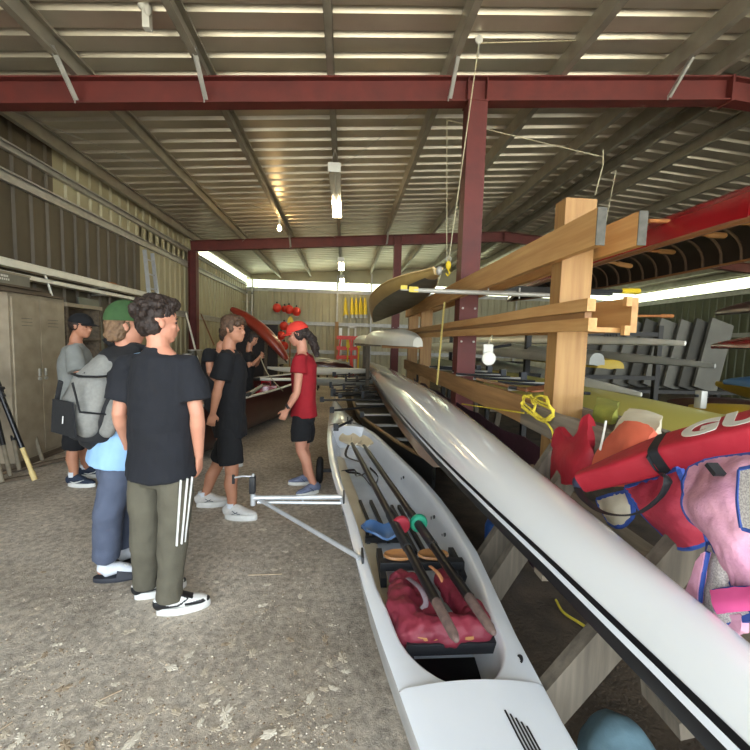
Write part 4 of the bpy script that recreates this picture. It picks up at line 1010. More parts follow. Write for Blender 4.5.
for i, (a, b) in enumerate(((at(252, 379, Y=7.6), at(292, 379.5, Y=7.9)), (at(247, 395, Y=6.0), at(262, 386, Y=7.0)), (at(291, 379, Y=9.85), at(332, 385, Y=9.95)))):
    t = thing('oar', ['pale oar laid across the dark red open boat', 'grey oar loom lying inside the dark red open boat', 'pale oar lying behind the person in red'][i], 'oar', a); MB().tube([a, b], .03, 8).build('loom', [M_offw, M_greyh, M_chan][i], t); d_ = nrm_(b - a); MB().tube([a, a + d_ * .14], .034, 8).build('grip', M_plas, t)
# ---------------------------------------------------------------- the far end of the shed
M_buoy = mat('orange_red_buoy', (226, 62, 42), .45, 0, (204, 50, 34), 8)
yb = Y3 - .45
for i, (px, py) in enumerate(((277, 308), (284.5, 309), (289, 309.5), (296.5, 311.5), (284, 326), (273.5, 334), (281, 335.5), (278.5, 344), (284, 346))):
    c = at(px, py, Y=yb + (.25 if i == 1 else 0)); r = .18 if i != 1 else .13
    t = thing('buoy', ['leftmost red buoy of the top row on the back wall', 'small red buoy tucked second in the top row on the back wall', 'third red buoy of the top row on the back wall', 'rightmost red buoy of the top row on the back wall', 'highest red buoy of the lower cluster on the back wall', 'left red buoy in the middle of the lower cluster', 'right red buoy in the middle of the lower cluster', 'lowest left red buoy of the lower cluster', 'lowest right red buoy of the lower cluster'][i], 'buoy', c - V((0, 0, r)), group='red buoys on the back wall')
    MB().ell(c, (r, r, r * 1.05), None, 18, 12).build('float', M_buoy, t); MB().lathe([(.03, 0), (.035, .06), (.02, .08)], c + V((0, 0, r)), (0, 0, 1), 10).build('eye', M_blk, t)
    if True: MB().bar((c.x, c.y, c.z - r - .012), (c.x, Y3 + .01, c.z - r - .012), .12, .03).build('bracket', M_galv, t)
for i, px in enumerate((345.5, 352, 356.3, 360.7, 365.2)):
    a, b = at(px, 298, Y=Y3 - .16), at(px + .2, 318, Y=Y3 - .16)
    t = thing('rescue_float', ['leftmost', 'second from the left', 'middle', 'second from the right', 'rightmost'][i] + ' of the five yellow rescue floats hanging on the back wall', 'rescue float', b, group='yellow rescue floats on the back wall')
    MB().tube([b + V((0, 0, .12)), b.lerp(a, .3), b.lerp(a, .7), a], [.08 + .03 * (i == 0), .085, .07, .03], 10, ry=.05, rnd=True).build('float', M_yelp, t); MB().tube([a, a + V((0, .2, .05))], .012, 6).build('loop', M_webb, t); MB().tube([b, b + V((0, 0, .14))], .09, 10, ry=.055).build('end_band', M_galv, t)
t = thing('post', 'pale timber post standing by the back wall beside the orange trestles', 'post', at(337, 350, Y=16.8)); c = at(336.5, 340, Y=16.8); MB().bx(c.x - .07, c.x + .07, c.y, c.y + .09, 0, c.z + .75).build('post', M_pineZ, t, smooth=False)
c2 = at(340.5, 340, Y=16.9); solo(MB().bx(c2.x - .06, c2.x + .06, c2.y, c2.y + .06, 0, c2.z + .5), 'post', M_offw, 'white timber post beside the pale post by the back wall', 'post', smooth=False)
c = at(352, 333, Y=16.7); t = thing('frame', 'white rectangular frame standing behind the orange trestles', 'frame', c)
for dx in (-.14, .14): MB().bx(c.x + dx - .035, c.x + dx + .035, c.y, c.y + .05, 0, c.z + .28).build('upright', M_white, t, smooth=False)
MB().bx(c.x - .17, c.x + .17, c.y, c.y + .05, c.z + .2, c.z + .28).build('cross_bar', M_white, t, smooth=False)
for i, (px, w) in enumerate(((345, .36), (354.5, .18))):
    c = at(px, 350, Y=15.5 + .4 * i); t = thing('orange_trestle', ['orange plastic trestle in front of the white frame', 'narrow orange trestle beside the other orange one'][i], 'trestle', (c.x, c.y, 0)); z = 1.75
    for dx in (-1, 1): MB().bar((c.x + dx * w, c.y, 0), (c.x + dx * w * .45, c.y, z), .07, .06).build('leg', M_buoy, t, smooth=False)
    for zz in (.85, 1.2, 1.6): MB().bx(c.x - w * .9, c.x + w * .9, c.y - .04, c.y + .03, zz, zz + .14).build('rail', M_buoy, t, smooth=False)
for i, px in enumerate((347, 358)):
    c = at(px, 358, Y=15.2); t = thing('yellow_paddle', ['yellow paddle leaning on the orange trestle, left one', 'yellow paddle leaning on the orange trestle, right one'][i], 'paddle', (c.x, c.y, 0)); MB().tube([(c.x, c.y, .02), (c.x + .03, c.y + .25, 1.35)], .03, 8).build('shaft', M_yelp, t); MB().sheet([[V((c.x + .03 + s * .07, c.y + .25 + .02 * k, 1.3 + .06 * k)) for s in (-1, 0, 1)] for k in range(6)], .02).build('blade', M_yelp, t)
# a paddle with a yellow blade and shovels near the buoys
c = at(289.5, 366, Y=11.5); tp = at(290.5, 322, Y=11.6); t = thing('yellow_paddle', 'upright paddle with a yellow blade standing behind the red cap', 'paddle', (c.x, c.y, 0))
MB().tube([(c.x, c.y, .02), tp], .018, 8).build('shaft', M_orw, t); MB().prism([tp + V((-.1, 0, -.02)), tp + V((.1, 0, -.02)), tp + V((.06, .0, .1)), tp + V((.0, 0, .17)), tp + V((-.07, 0, .1))], (0, 1, 0), .02).build('blade', M_yelp, t)
for i, (px, X) in enumerate(((247, -3.95), (252, -3.8))):
    c = at(px, 312, X=X); t = thing('shovel', ['square shovel hanging in the far left corner', 'pale shovel beside the square one in the far left corner'][i], 'shovel', c)
    MB().bx(c.x - .02, c.x + .02, c.y - .16, c.y + .16, c.z - .35, c.z + .02, .01).build('blade', M_galv, t); MB().tube([c, c + V((0, 0, .75))], .022, 8).build('shaft', M_chan, t); MB().tube([c + V((0, -.08, .75)), c + V((0, .08, .75))], .02, 8).build('grip', M_plas, t); MB().tube([c + V((0, 0, .4)), V((XL + .0, c.y, c.z + .4))], .012, 6).build('hook', M_galv, t)
# red kayak stood on its end against the back, curving down
pts = smoothpath([at(232, 309, Y=11.2), at(248, 319, Y=11.1), at(264, 332, Y=10.9), at(277, 346, Y=10.8), at(287, 360, Y=10.7)], 5); n = len(pts)
t = thing('kayak', 'rust red kayak tilted with its bow down behind the standing people', 'kayak', pts[-1])
MB().tube(pts, [.03 + .2 * math.sin(PI * (i + .8) / n) ** .6 for i in range(n)], 16, up=(0, 0, 1), ry=[.03 + .13 * math.sin(PI * (i + .8) / n) ** .6 for i in range(n)]).build('hull', mat('rust_red_hull', (158, 62, 46), .3, 0, (130, 48, 36), 3, coat=.4), t)
MB().tube([p + V((0, -.2 * math.sin(PI * (i + .8) / n) ** .6, -.06)) for i, p in enumerate(pts)], .018, 6).build('seam', M_dk, t)
solo(MB().bx(-3.4, -1.9, 11.6, 11.7, 0, 1.95), 'board', mat('dark_board', (42, 32, 28), .7, 0, (32, 25, 22), 3), 'dark board standing under the rust red kayak', 'board', smooth=False)
for k, x in enumerate((-2.2, -3.1)): solo(MB().bar((x, 11.4, 0), (x, 11.55, 1.5 + .5 * k), .08, .08), 'prop', M_rust, ['short timber prop under the rust red kayak', 'tall timber prop under the rust red kayak'][k], 'prop', smooth=False)
# low racks of slim boats and riggers on the floor behind the person in red
def shelltrolley(y, x0, x1, z, m, label, g=None): return hull('rowing_shell', label, (x0, y, z), (x1, y + .2, z), .34, .2, m, inv=False, cat='rowing shell', fine=2)
shelltrolley(9.9, -1.35, 1.0, .62, M_greyh, 'grey slim boat end lying low behind the person in red')
shelltrolley(11.2, -2.1, 1.0, .78, M_offw, 'off white slim boat lying low behind the grey one')
hull('kayak', 'small maroon kayak on the floor rack beyond the person in red', (-1.1, 12.6, .75), (.3, 12.9, .66), .4, .2, M_mar, inv=True, fine=2)
hull('rowing_shell', 'grey shell standing low near the back wall', (-2.9, 14.2, .7), (.2, 14.6, .7), .5, .26, M_greyh, inv=True)
for i, (x, y, h) in enumerate(((-.9, 9.95, .44), (.55, 10.05, .44), (-1.4, 11.3, .6), (.4, 11.35, .6), (-.8, 12.7, .65), (0., 12.8, .65), (-2.2, 14.3, .69), (-.6, 14.5, .69))):
    t = thing('boat_trestle', 'low dark trestle under the slim boats on the floor behind the person in red', 'trestle', (x, y, 0), group='low trestles under the floor boats'); MB().bx(x - .04, x + .04, y - .25, y + .25, h - .06, h - .02).build('bar', M_plas, t, smooth=False)
    for s in (-1, 1): MB().bar((x, y + s * .28, 0), (x, y + s * .15, h - .05), .04, .04).build('leg', M_plas, t, smooth=False)
random.seed(21)
for i in range(14):
    px = random.uniform(326, 366); py = random.uniform(374, 398); yy = 1.0 * 402 / (py - 340) * 1.0; z = .5
    p = at(px, py, Z=.62); a = random.uniform(-.4, .4)
    t = thing('rigger', 'black rigger sticking out of the stacked shells under the white eight', 'rigger', (p.x, p.y, p.z - .05), group='black riggers of the stacked shells')
    L = random.uniform(.45, .8); MB().tube([p, p + V((L, a * .4, .03))], .014, 6).build('stay', M_plas, t); MB().tube([p + V((0, 0, -.04)), p + V((L, a * .4 + .25, -.05))], .011, 6).build('stay', M_galv if i % 3 == 0 else M_plas, t); MB().bx(p.x - .03, p.x + .02, p.y - .02, p.y + .02, p.z - .05, p.z + .08).build('oarlock', M_plas, t)
# the shell lying right way up under the eight, riggers out to the left
t = thing('rowing_shell', 'brown shell with a pale curved gunwale lying under the white eight', 'rowing shell', (.75, 7, .2))
tab = [(3.7, .86, .9), (4.0, .74, .97), (4.4, .62, 1.05), (5.0, .48, 1.1), (5.6, .34, 1.12), (6.4, .22, 1.1), (7.4, .18, 1.08), (9, .18, 1.0), (11, .3, .95), (12.5, .55, .75)]; rr = []; gl = [[], []]
for y in [3.7, 3.85, 4.0, 4.2, 4.4, 4.7, 5, 5.3, 5.6, 6, 6.6, 7.2, 8, 9, 10, 11, 12, 12.5]:
    l_, r_ = interp(tab, y); c = (l_ + r_) / 2; h = (r_ - l_) / 2; ring = [V((c + h * math.cos(PI * k / 10), y, .42 - .3 * math.sin(PI * k / 10) ** .7)) for k in range(11)] + [V((c - h * .9 * math.cos(PI * k / 6), y, .415 - .18 * math.sin(PI * k / 6) ** .7)) for k in range(7)]
    rr.append(ring); gl[0].append(ring[0]); gl[1].append(ring[10])
MB().quadstrip(rr).build('hull', M_dk, t)
for g in gl: MB().tube([p + V((0, 0, .012)) for p in g], .022, 8).build('gunwale', mat('pale_gunwale', (150, 122, 84), .5, 0, (126, 100, 66), 4), t)
for y in (4.7, 5.5, 6.3, 7.4): 
    l_, r_ = interp(tab, y); MB().bx(l_ + .02, r_ - .02, y - .03, y + .03, .38, .41).build('cross_brace', M_galv, t, smooth=False)
for i, (pa_, pb_, z) in enumerate((((340, 396.5), (386, 391), .62), ((322, 400), (388, 399.5), .62), ((332, 410.5), (392, 405), .6), ((336, 428), (352, 420), .55), ((362, 415), (398, 415), .5))):
    a, b = at(*pa_, Z=z), at(*pb_, Z=z); t = thing('rigger', 'black rigger stay reaching out from under the white eight above the scull bow', 'rigger', a, group='rigger stays above the scull bow')
    MB().tube([a, b], .016, 8).build('stay', M_plas if i != 4 else M_galv, t); MB().bx(a.x - .03, a.x + .03, a.y - .02, a.y + .02, a.z - .03, a.z + .05).build('oarlock', M_plas, t)
solo(MB().bx(.5, 1.1, 5.0, 5.06, .0, .12), 'floor_bearer', M_gw, 'timber bearer on the ground under the brown shell', 'bearer', smooth=False)
# ---------------------------------------------------------------- boats racked on the right side of the shed
M_cra = mat('dark_rack_steel', (44, 42, 38), .6, .1, (34, 32, 29), 6)
def rackstand(x0, x1, y, levels, label):
    t = thing('boat_rack', label, 'boat rack', ((x0 + x1) / 2, y, 0), group='steel racks on the right side')
    for x in (x0, x1): MB().bx(x - .035, x + .035, y - .035, y + .035, 0, levels[-1] + .1).build('upright', M_cra, t, smooth=False)
    for z in levels: MB().bx(x0, x1, y - .03, y + .03, z - .06, z - .002).build('arm', M_cra, t, smooth=False)
LV = [.45, .8, 1.16, 1.42, 1.8]
for y in (5.6, 9.8): rackstand(2.62, 4.6, y, LV, 'dark steel rack carrying slim boats on the right side of the shed')
# lime hull behind the lifejackets
hull('rowing_shell', 'big lime yellow hull lying keel up behind the tall pine post', (2.12, -.6, .86), (2.12, 8.6, .86), .74, .34, M_lime, fine=3, bluff=(.1, .05), n=36, cat='rowing shell')
for y in (1.2, 4.6, 7.2):
    t = thing('trestle', 'timber trestle under the big lime yellow hull', 'trestle', (2.12, y, 0), group='trestles under the lime yellow hull'); MB().bx(1.72, 2.5, y - .04, y + .04, .77, .858).build('bar', M_gw, t, smooth=False)
    for s in (-1, 1): MB().bar((2.12 + s * .38, y, 0), (2.12 + s * .28, y, .78), .06, .06).build('leg', M_gwz, t, smooth=False)
# (label, near pixel of the tip, X, far Y, beam, depth, material, inverted)
def byp(name, label, px, py, X, yfar, beam, depth, m, inv=True, cat='rowing shell', fine=1.7, bl=(.05, .05), dz=0):
    p = at(px, py, X=X); return hull(name, label, (X, p.y, p.z + dz), (X, yfar, p.z + dz), beam, depth, m, inv=inv, cat=cat, fine=fine, bluff=bl, n=26)
byp.first = byp('rowing_shell', 'white pointed shell with dark lettering at eye level right of the tall pine post', 686, 336, 3.2, 13.5, .4, .16, M_offw, dz=-.08)
byp('rowing_shell', 'grey white pointed shell below the eye level white one', 716, 357, 3.55, 13.0, .42, .17, M_greyh, dz=-.1)
byp('rowing_shell', 'grey rounded shell end just right of the tall pine post', 598, 350, 2.72, 12.0, .5, .24, M_greyh, bl=(.35, .05), dz=-.16)
byp('rowing_shell', 'grey white shell end low behind the lime yellow hull', 642, 388, 2.95, 12.0, .4, .17, M_offw, dz=-.08)
p = at(686, 336, X=3.2); sh_ = byp.first
for k in range(5): MB().bx(3.2 - .17 + .0 * k, 3.2 - .168, p.y + .72 + .05 * k, p.y + .75 + .05 * k, p.z + .0, p.z + .03).build('mark', M_blk, sh_, smooth=False)
hull('surf_ski', 'yellow middle section of a slim craft beside the grey rounded shell', (3.2, 4.6, 1.31), (3.2, 6.4, 1.31), .42, .12, M_yel, inv=True, cat='surf ski', fine=6, bluff=(.8, .8))
# hulls whose far tips show at the right edge and run towards the viewer
def tipright(label, name, px, py, X, ynear, beam, depth, m, inv=True, dz=0, fine=2.2):
    p = at(px, py, X=X); return hull(name, label, (X + .1, ynear, p.z + dz), (X, p.y, p.z + dz), beam, depth, m, inv=inv, cat=name.replace('_', ' '), fine=fine, bluff=(.1, .04))
tipright('red pointed hull at eye level at the right edge of the photo', 'kayak', 712, 342, 4.0, 1.0, .6, .17, M_redh, dz=-.06)
tipright('blue pointed hull at the right edge of the photo below the red one', 'kayak', 724, 379, 3.75, .8, .6, .16, M_bluh, inv=True, dz=-.04)
tipright('dark maroon hull with a pale tip high at the right edge of the photo', 'rowing_shell', 716, 310, 4.3, .6, .42, .2, M_mar, dz=-.05)
tipright('dull yellow hull under the blue one at the right edge', 'kayak', 716, 384, 4.2, .9, .62, .2, M_yel, inv=False, dz=.02)
tipright('dark hull below the dull yellow one at the right edge', 'rowing_shell', 668, 394, 3.55, .5, .4, .2, M_mar, dz=-.1)
tipright('yellow hull lying low beside the lime yellow one', 'surf_ski', 690, 396, 2.85, .2, .46, .14, M_yel, dz=-.1)
solo(MB().tube([at(565, 400, X=2.5), at(750, 420, X=2.62)], .02, 8), 'rail', M_galv, 'thin steel rail running along the top of the lime yellow hull', 'rail')
c = at(700, 400, X=2.6); t = thing('clamp', 'small grey clamp on the thin steel rail above the lime yellow hull', 'clamp', c); MB().bx(c.x - .02, c.x + .03, c.y - .03, c.y + .03, c.z - .06, c.z + .07, .008).build('body', M_galv, t); MB().tube([c + V((-.04, 0, .03)), c + V((.06, 0, .03))], .01, 6).build('screw', M_plas, t)
# grey panels stacked on edge behind
M_pan = mat('grey_panel', (104, 102, 92), .8, 0, (84, 82, 74), 3); M_pan2 = mat('dark_grey_panel', (70, 68, 60), .8, 0, (56, 54, 48), 3)
for i in range(9):
    px0 = 580 + i * 17; Y = 7.0 - .1 * i; b = at(px0 - 12, 386, Y=Y); tp = at(px0 + 6, 322, Y=Y + .15)
    o = solo(MB().bar((b.x, b.y, .9), tp, .3 + .06 * (i % 3), .05, up=(0, 1, 0)), 'foam_panel', [M_pan, M_pan2, M_pan][i % 3], 'grey foam panel stacked on edge beyond the slim shells on the right', 'panel', 'grey panels stacked on edge', smooth=False)
t = thing('platform', 'dark platform carrying the grey panels on the right', 'platform', (5.8, 6.8, 0)); MB().bx(3.6, 7.6, 6.1, 7.6, .84, .895).build('deck', M_cra, t, smooth=False)
for x in (3.7, 7.5):
    for y in (6.2, 7.5): MB().bx(x - .04, x + .04, y - .04, y + .04, 0, .84).build('leg', M_cra, t, smooth=False)
# olive boat and fittings seen between the red column and the pine post
hull('dinghy', 'olive hull lying behind the lower rail between the red column and the tall pine post', (1.88, 5.0, 1.0), (1.95, 10.5, 1.0), .64, .24, M_oliv, fine=2.5, cat='dinghy', bluff=(.25, .1))
hull('rowing_shell', 'long grey shell at eye level behind the red column', (2.45, 4.2, 1.38), (2.5, 14, 1.38), .5, .2, M_greyh, bluff=(.2, .05), cat='rowing shell')
t = thing('trestle', 'dark trestle under the olive hull', 'trestle', (2, 6.5, 0)); MB().bx(1.6, 2.45, 6.46, 6.54, .9, .998).build('bar', M_cra, t, smooth=False)
for s in (-1, 1): MB().bx(2.02 + s * .38 - .03, 2.02 + s * .38 + .03, 6.47, 6.53, 0, .9).build('leg', M_cra, t, smooth=False)
t = thing('trestle', 'dark trestle under the far end of the olive hull', 'trestle', (2.1, 9.2, 0)); MB().bx(1.6, 2.55, 9.16, 9.24, .9, .998).build('bar', M_cra, t, smooth=False)
for s in (-1, 1): MB().bx(2.08 + s * .38 - .03, 2.08 + s * .38 + .03, 9.17, 9.23, 0, .9).build('leg', M_cra, t, smooth=False)
# the red clinker boat keel up overhead, ribs showing inside
XW, HW, ZW = 2.56, .46, 2.25
t = thing('wooden_boat', 'glossy red wooden boat keel up overhead on the right, dark ribs showing inside', 'wooden boat', (XW, 3, ZW)); L0, L1 = -.4, 6.2
def wb(y, off=0.):
    s = (y - L0) / (L1 - L0); f = max(.06, 1 - abs(2 * s - 1) ** 2.6); h = HW * f - off; dp = (.28 * (.4 + .6 * f)) - off
    return [V((XW - h * math.copysign(abs(math.cos(PI * k / 16)) ** .8, math.cos(PI * k / 16)), y, ZW + dp * max(0, math.sin(PI * k / 16)) ** .75)) for k in range(17)]
ysw = [L0 + (L1 - L0) * (.5 - .5 * math.cos(PI * i / 30)) for i in range(31)]
g = [wb(y) for y in ysw]; MB().sheet(g, .012).build('planking', M_redh, t)
MB().sheet([wb(y, .016) for y in ysw], .01).build('lining', mat('dark_lining', (46, 36, 30), .6, 0, (34, 27, 23), 5), t)
M_rib = mat('dark_rib', (92, 72, 56), .6, 0, (72, 54, 42), 6)
for i in range(34): MB().tube(wb(.1 + i * .165, .028), .011, 6).build('rib', M_rib, t)
for k in (0, 16): MB().tube([r[k] for r in g], .018, 6).build('gunwale', M_brass, t)
q = at(743, 200, X=XW - HW)
sl = thing('sling', 'red webbing sling round the overhead red boat at the right edge of the photo', 'sling', (XW, q.y, 2.2)); pr_ = wb(q.y, -.008)
mb = MB(); a_ = [V((p.x, q.y - .03, p.z)) for p in pr_]; b_ = [V((p.x, q.y + .03, p.z)) for p in pr_]; mb.sheet([a_, b_], .006); mb.build('cradle', M_redh, sl)
for s_ in (-1, 1):
    for dy in (-.02, .02): MB().tube([(XW + s_ * .2, q.y + dy, ZW + .3), (XW + s_ * .2, q.y + dy * 3, zb(XW) + BD)], .01, 6, ry=.003, up=(0, 1, 0)).build('strap', M_redh, sl)
solo(MB().bx(1.49, 3.1, 4.52, 4.58, ZW - .085, ZW - .02), 'steel_bearer', M_cra, 'dark steel bearer from the red column under the overhead red boat', 'bearer', smooth=False)
# oar looms stored flat under the roof
for i, (a, b, X) in enumerate((((592, 252), (630, 266), 2.2), ((630, 249), (673, 252), 2.5), ((672, 232.5), (724, 235.5), 2.4), ((705, 224), (752, 222), 2.4), ((635, 317), (672, 316), 3.2), ((600, 293), (638, 291), 2.0))):
    p0 = at(*a, X=X); p1 = at(b[0], b[1], Y=p0.y); t = thing('stored_oar', ['wooden oar end under the overhead boats, beside the upper rail end', 'short wooden oar end below the overhead red kayak', 'wooden oar end farther right below the overhead red kayak', 'rightmost wooden oar end below the overhead red kayak', 'orange oar shaft beyond the middle rail on the right', 'dark oar with a yellow band crossing behind the tall pine post'][i], 'oar', p0)
    p0 = p0 - V((.4, 0, 0)); d_ = nrm_(p1 - p0); MB().tube([p0, p1 - d_ * .12], .014, 8).build('loom', [M_pineX, M_orw, M_orw, M_orw, M_orw, M_plas][i], t); MB().tube([p1 - d_ * .12, p1], .022, 8, rnd=True).build('grip', [M_pineX, M_pineX, M_pineX, M_pineX, M_orw, M_yelp][i], t)
# ---------------------------------------------------------------- people
M_skin = mat('skin', (204, 148, 122), .55, 0, (190, 130, 106), 9)
M_skin2 = mat('tanned_skin', (188, 134, 104), .55, 0, (170, 116, 90), 9)
M_hair_d = mat('dark_brown_hair', (52, 38, 31), .6, 0, (28, 20, 17), 40, bump=.5, bscale=90)
M_hair_b = mat('brown_hair', (98, 72, 52), .6, 0, (58, 42, 31), 40, bump=.5, bscale=90)
M_hair_l = mat('light_brown_hair', (132, 104, 76), .6, 0, (88, 66, 48), 40, bump=.5, bscale=90)
M_black = mat('black_cotton', (20, 21, 25), .9, 0, (15, 16, 19), 12, bump=.15, bscale=120)
M_navyblk = mat('faded_black_cotton', (26, 28, 35), .92, 0, (21, 23, 29), 12, bump=.15, bscale=120)
M_olive = mat('olive_grey_tracksuit', (96, 92, 78), .9, 0, (84, 80, 68), 10, bump=.15, bscale=120)
M_sky = mat('light_blue_jersey', (150, 190, 228), .85, 0, (134, 174, 214), 10)
M_slate = mat('slate_blue_sweatpants', (84, 92, 112), .92, 0, (72, 80, 99), 10, bump=.1, bscale=120)
M_greyT = mat('heather_grey_jersey', (132, 135, 132), .9, 0, (120, 123, 120), 14)
M_redT = mat('crimson_jersey', (158, 20, 34), .85, 0, (138, 16, 28), 10)
M_wht = mat('white_rubber', (228, 228, 224), .55, 0, (208, 208, 204), 20)
M_blkrub = mat('black_leather', (30, 31, 34), .45, 0, (22, 23, 26), 20)
M_sock = mat('white_sock', (216, 220, 226), .9, 0, (198, 204, 212), 40)
M_eye = mat('eye', (60, 44, 36), .2)
M_lip = mat('lip', (176, 104, 98), .5)

def folds(o, amp, sx, sy, sz, seed=0):
    me = o.data; new = []; sv = V((seed, seed * 2, 0)); w = ROOT[o.name].translation
    nn = [V(n.vector) for n in me.vertex_normals]
    for v, n in zip(me.vertices, nn):
        c = v.co + w; q = V((c.x * sx, c.y * sy, c.z * sz)) + sv
        new.extend(v.co + n * (amp * (mnoise.noise(q) + .55 * mnoise.noise(q * 2.3))))
    me.vertices.foreach_set('co', new); me.update()
def nrm(v): return V(v).normalized()

class Person:
    brow = M_hair_d
    def __init__(s, label, base, face, H, group=None):
        s.k = H / 1.75; s.H = H; s.b = V(base); s.f = nrm((face[0], face[1], 0)); s.r = V((s.f.y, -s.f.x, 0)); s.u = V((0, 0, 1))
        s.t = thing('person', label, 'person', s.b)
        k = s.k; L = s.loc
        s.J = dict(pel=L(0, 0, .93), chest=L(0, .0, 1.25), neck=L(0, -.01, 1.45), head=L(0, .02, 1.635),
                   shL=L(-.175, -.01, 1.40), shR=L(.175, -.01, 1.40), elL=L(-.235, -.02, 1.12), elR=L(.235, -.02, 1.12), wrL=L(-.25, .06, .88), wrR=L(.25, .06, .88),
                   hiL=L(-.088, 0, .90), hiR=L(.088, 0, .90), knL=L(-.1, .02, .49), knR=L(.1, .02, .49), anL=L(-.105, -.03, .085), anR=L(.105, -.03, .085))
        s.toe = dict(L=s.f.copy(), R=s.f.copy()); s.hd = s.f.copy(); s.tilt = 0.
    def loc(s, x, y, z): return s.b + (s.r * x + s.f * y + s.u * z) * s.k
    def head_axes(s):
        hy = nrm(s.hd); hx = nrm(hy.cross(V((0, 0, 1)))); hz = nrm(hx.cross(hy)); return hx, hy, hz
    def hp(s, x, y, z):
        hx, hy, hz = s.head_axes(); return s.J['head'] + (hx * x + hy * y + hz * z) * s.k
    def hq(s):
        hx, hy, hz = s.head_axes(); return Matrix((hx, hy, hz)).transposed()
    def hand(s, mb, side, palm, curl=.5, spread=1., point=None):
        k = s.k * .95; w = s.J['wr' + side]; e = s.J['el' + side]; d = nrm(point if point is not None else w - e)
        n = V(palm); n = nrm(n - d * n.dot(d)); a = nrm(d.cross(n)) * (1 if side == 'R' else -1)     # a: towards the thumb's side
        if a.dot(s.f) < -.2 and point is None: a = -a
        mb.tube([w - d * .015 * k, w + d * .03 * k, w + d * .065 * k, w + d * .09 * k], [.024 * k, .033 * k, .039 * k, .037 * k], 12, up=n, ry=[.019 * k, .016 * k, .014 * k, .012 * k], rnd=True)
        for i, ln in enumerate((.074, .083, .077, .06)):
            off = (.028 - .0187 * i) * k
            p = w + d * .085 * k + a * off; q = d.copy(); c = 0; pts = [p]
            for j, (fr) in enumerate((.45, .32, .23)):
                c += curl * (.5, .75, .55)[j]
                v = d * math.cos(c) + n * math.sin(c) + a * (.05 * (1.5 - i) * spread * (1 - curl * .5))
                p = p + nrm(v) * (ln * fr * k); pts.append(p)
            mb.tube(pts, [.0092 * k, .0088 * k, .0082 * k, .0068 * k], 8, rnd=True)
        p0 = w + d * .022 * k + a * .022 * k; p1 = p0 + nrm(d * .75 + a * .75 + n * .25) * .04 * k
        p2 = p1 + nrm(d * 1. + a * .25 + n * (.3 + .4 * curl)) * .03 * k; p3 = p2 + nrm(d + n * (.3 + .5 * curl)) * .024 * k
        mb.tube([p0, p1, p2, p3], [.014 * k, .0115 * k, .0105 * k, .008 * k], 8, rnd=True)
    def body(s, skin, palms=None, curl=None, points=None):
        J = s.J; k = s.k; mb = MB(); r, f, u = s.r, s.f, s.u
        up = f
        mb.tube([J['pel'] - u * .06 * k, J['pel'], J['pel'].lerp(J['chest'], .45), J['chest'], J['neck'] - u * .06 * k, J['neck'] - u * .02 * k],
                [.12 * k, .13 * k, .118 * k, .15 * k, .11 * k, .07 * k], 18, up=f, ry=[.08 * k, .088 * k, .085 * k, .1 * k, .07 * k, .05 * k])
        hx, hy, hz = s.head_axes(); q = s.hq(); P = s.hp
        mb.tube([J['neck'] - u * .06 * k, J['neck'] + u * .02 * k, P(0, -.025, -.06)], [.062 * k, .055 * k, .053 * k], 14)
        mb.ell(P(0, -.012, .03), V((.074, .096, .088)) * k, q, 20, 12)
        mb.ell(P(0, .012, -.035), V((.064, .076, .085)) * k, q, 18, 10)
        mb.ell(P(0, .048, -.085), V((.036, .032, .03)) * k, q)            # chin
        mb.ell(P(0, .066, .012), V((.05, .02, .016)) * k, q)             # brow
        for sx in (-1, 1): mb.ell(P(sx * .036, .058, -.022), V((.022, .02, .018)) * k, q)      # cheeks
        mb.tube([P(0, .076, .002), P(0, .088, -.022), P(0, .092, -.035)], [.008 * k, .011 * k, .012 * k], 8, rnd=True)
        mb.ell(P(0, .086, -.039), V((.017, .011, .009)) * k, q)
        mb.ell(P(0, .078, -.06), V((.024, .012, .007)) * k, q); mb.ell(P(0, .076, -.071), V((.021, .012, .007)) * k, q)
        for sx in (-1, 1):
            mb.ell(P(sx * .077, -.008, -.012), V((.008, .017, .026)) * k, q); mb.ell(P(sx * .08, -.014, .0), V((.007, .013, .015)) * k, q)
        for sd in 'LR':
            a, e, w = J['sh' + sd], J['el' + sd], J['wr' + sd]
            mb.tube([J['chest'].lerp(a, .6) + u * .05 * k, a, a.lerp(e, .35), e, e.lerp(w, .25), e.lerp(w, .7), w],
                    [.06 * k, .052 * k, .046 * k, .037 * k, .041 * k, .031 * k, .025 * k], 14, rnd=True)
            pl = (palms or {}).get(sd); pl = V(pl) if pl is not None else (r * (1 if sd == 'L' else -1))
            s.hand(mb, sd, pl, (curl or {}).get(sd, .45), point=(points or {}).get(sd))
            h, n, t = J['hi' + sd], J['kn' + sd], J['an' + sd]; td = s.toe[sd]
            cf = h.lerp(n, 1) * 0
            mb.tube([h - u * .01 * k, h.lerp(n, .25), h.lerp(n, .7), n, n.lerp(t, .28) - f * .012 * k, n.lerp(t, .65), t],
                    [.074 * k, .08 * k, .064 * k, .054 * k, .056 * k, .043 * k, .035 * k], 16, rnd=True)
            mb.tube([t - td * .03 * k - u * .03 * k, t + td * .06 * k - u * .035 * k, t + td * .14 * k - u * .05 * k], [.026 * k, .027 * k, .02 * k], 12, ry=[.03 * k, .024 * k, .014 * k], rnd=True)
        o = mb.build('body', skin, s.t, voxel=.006, relax=4, factor=.5)
        for sx in (-1, 1):
            MB().ell(P(sx * .031, .072, .0), V((.011, .008, .007)) * k, q).build('eye', M_eye, s.t)
            MB().tube([P(sx * .016, .082, .019), P(sx * .033, .08, .024), P(sx * .048, .07, .019)], .004 * k, 6).build('eyebrow', s.brow, s.t)
        return o
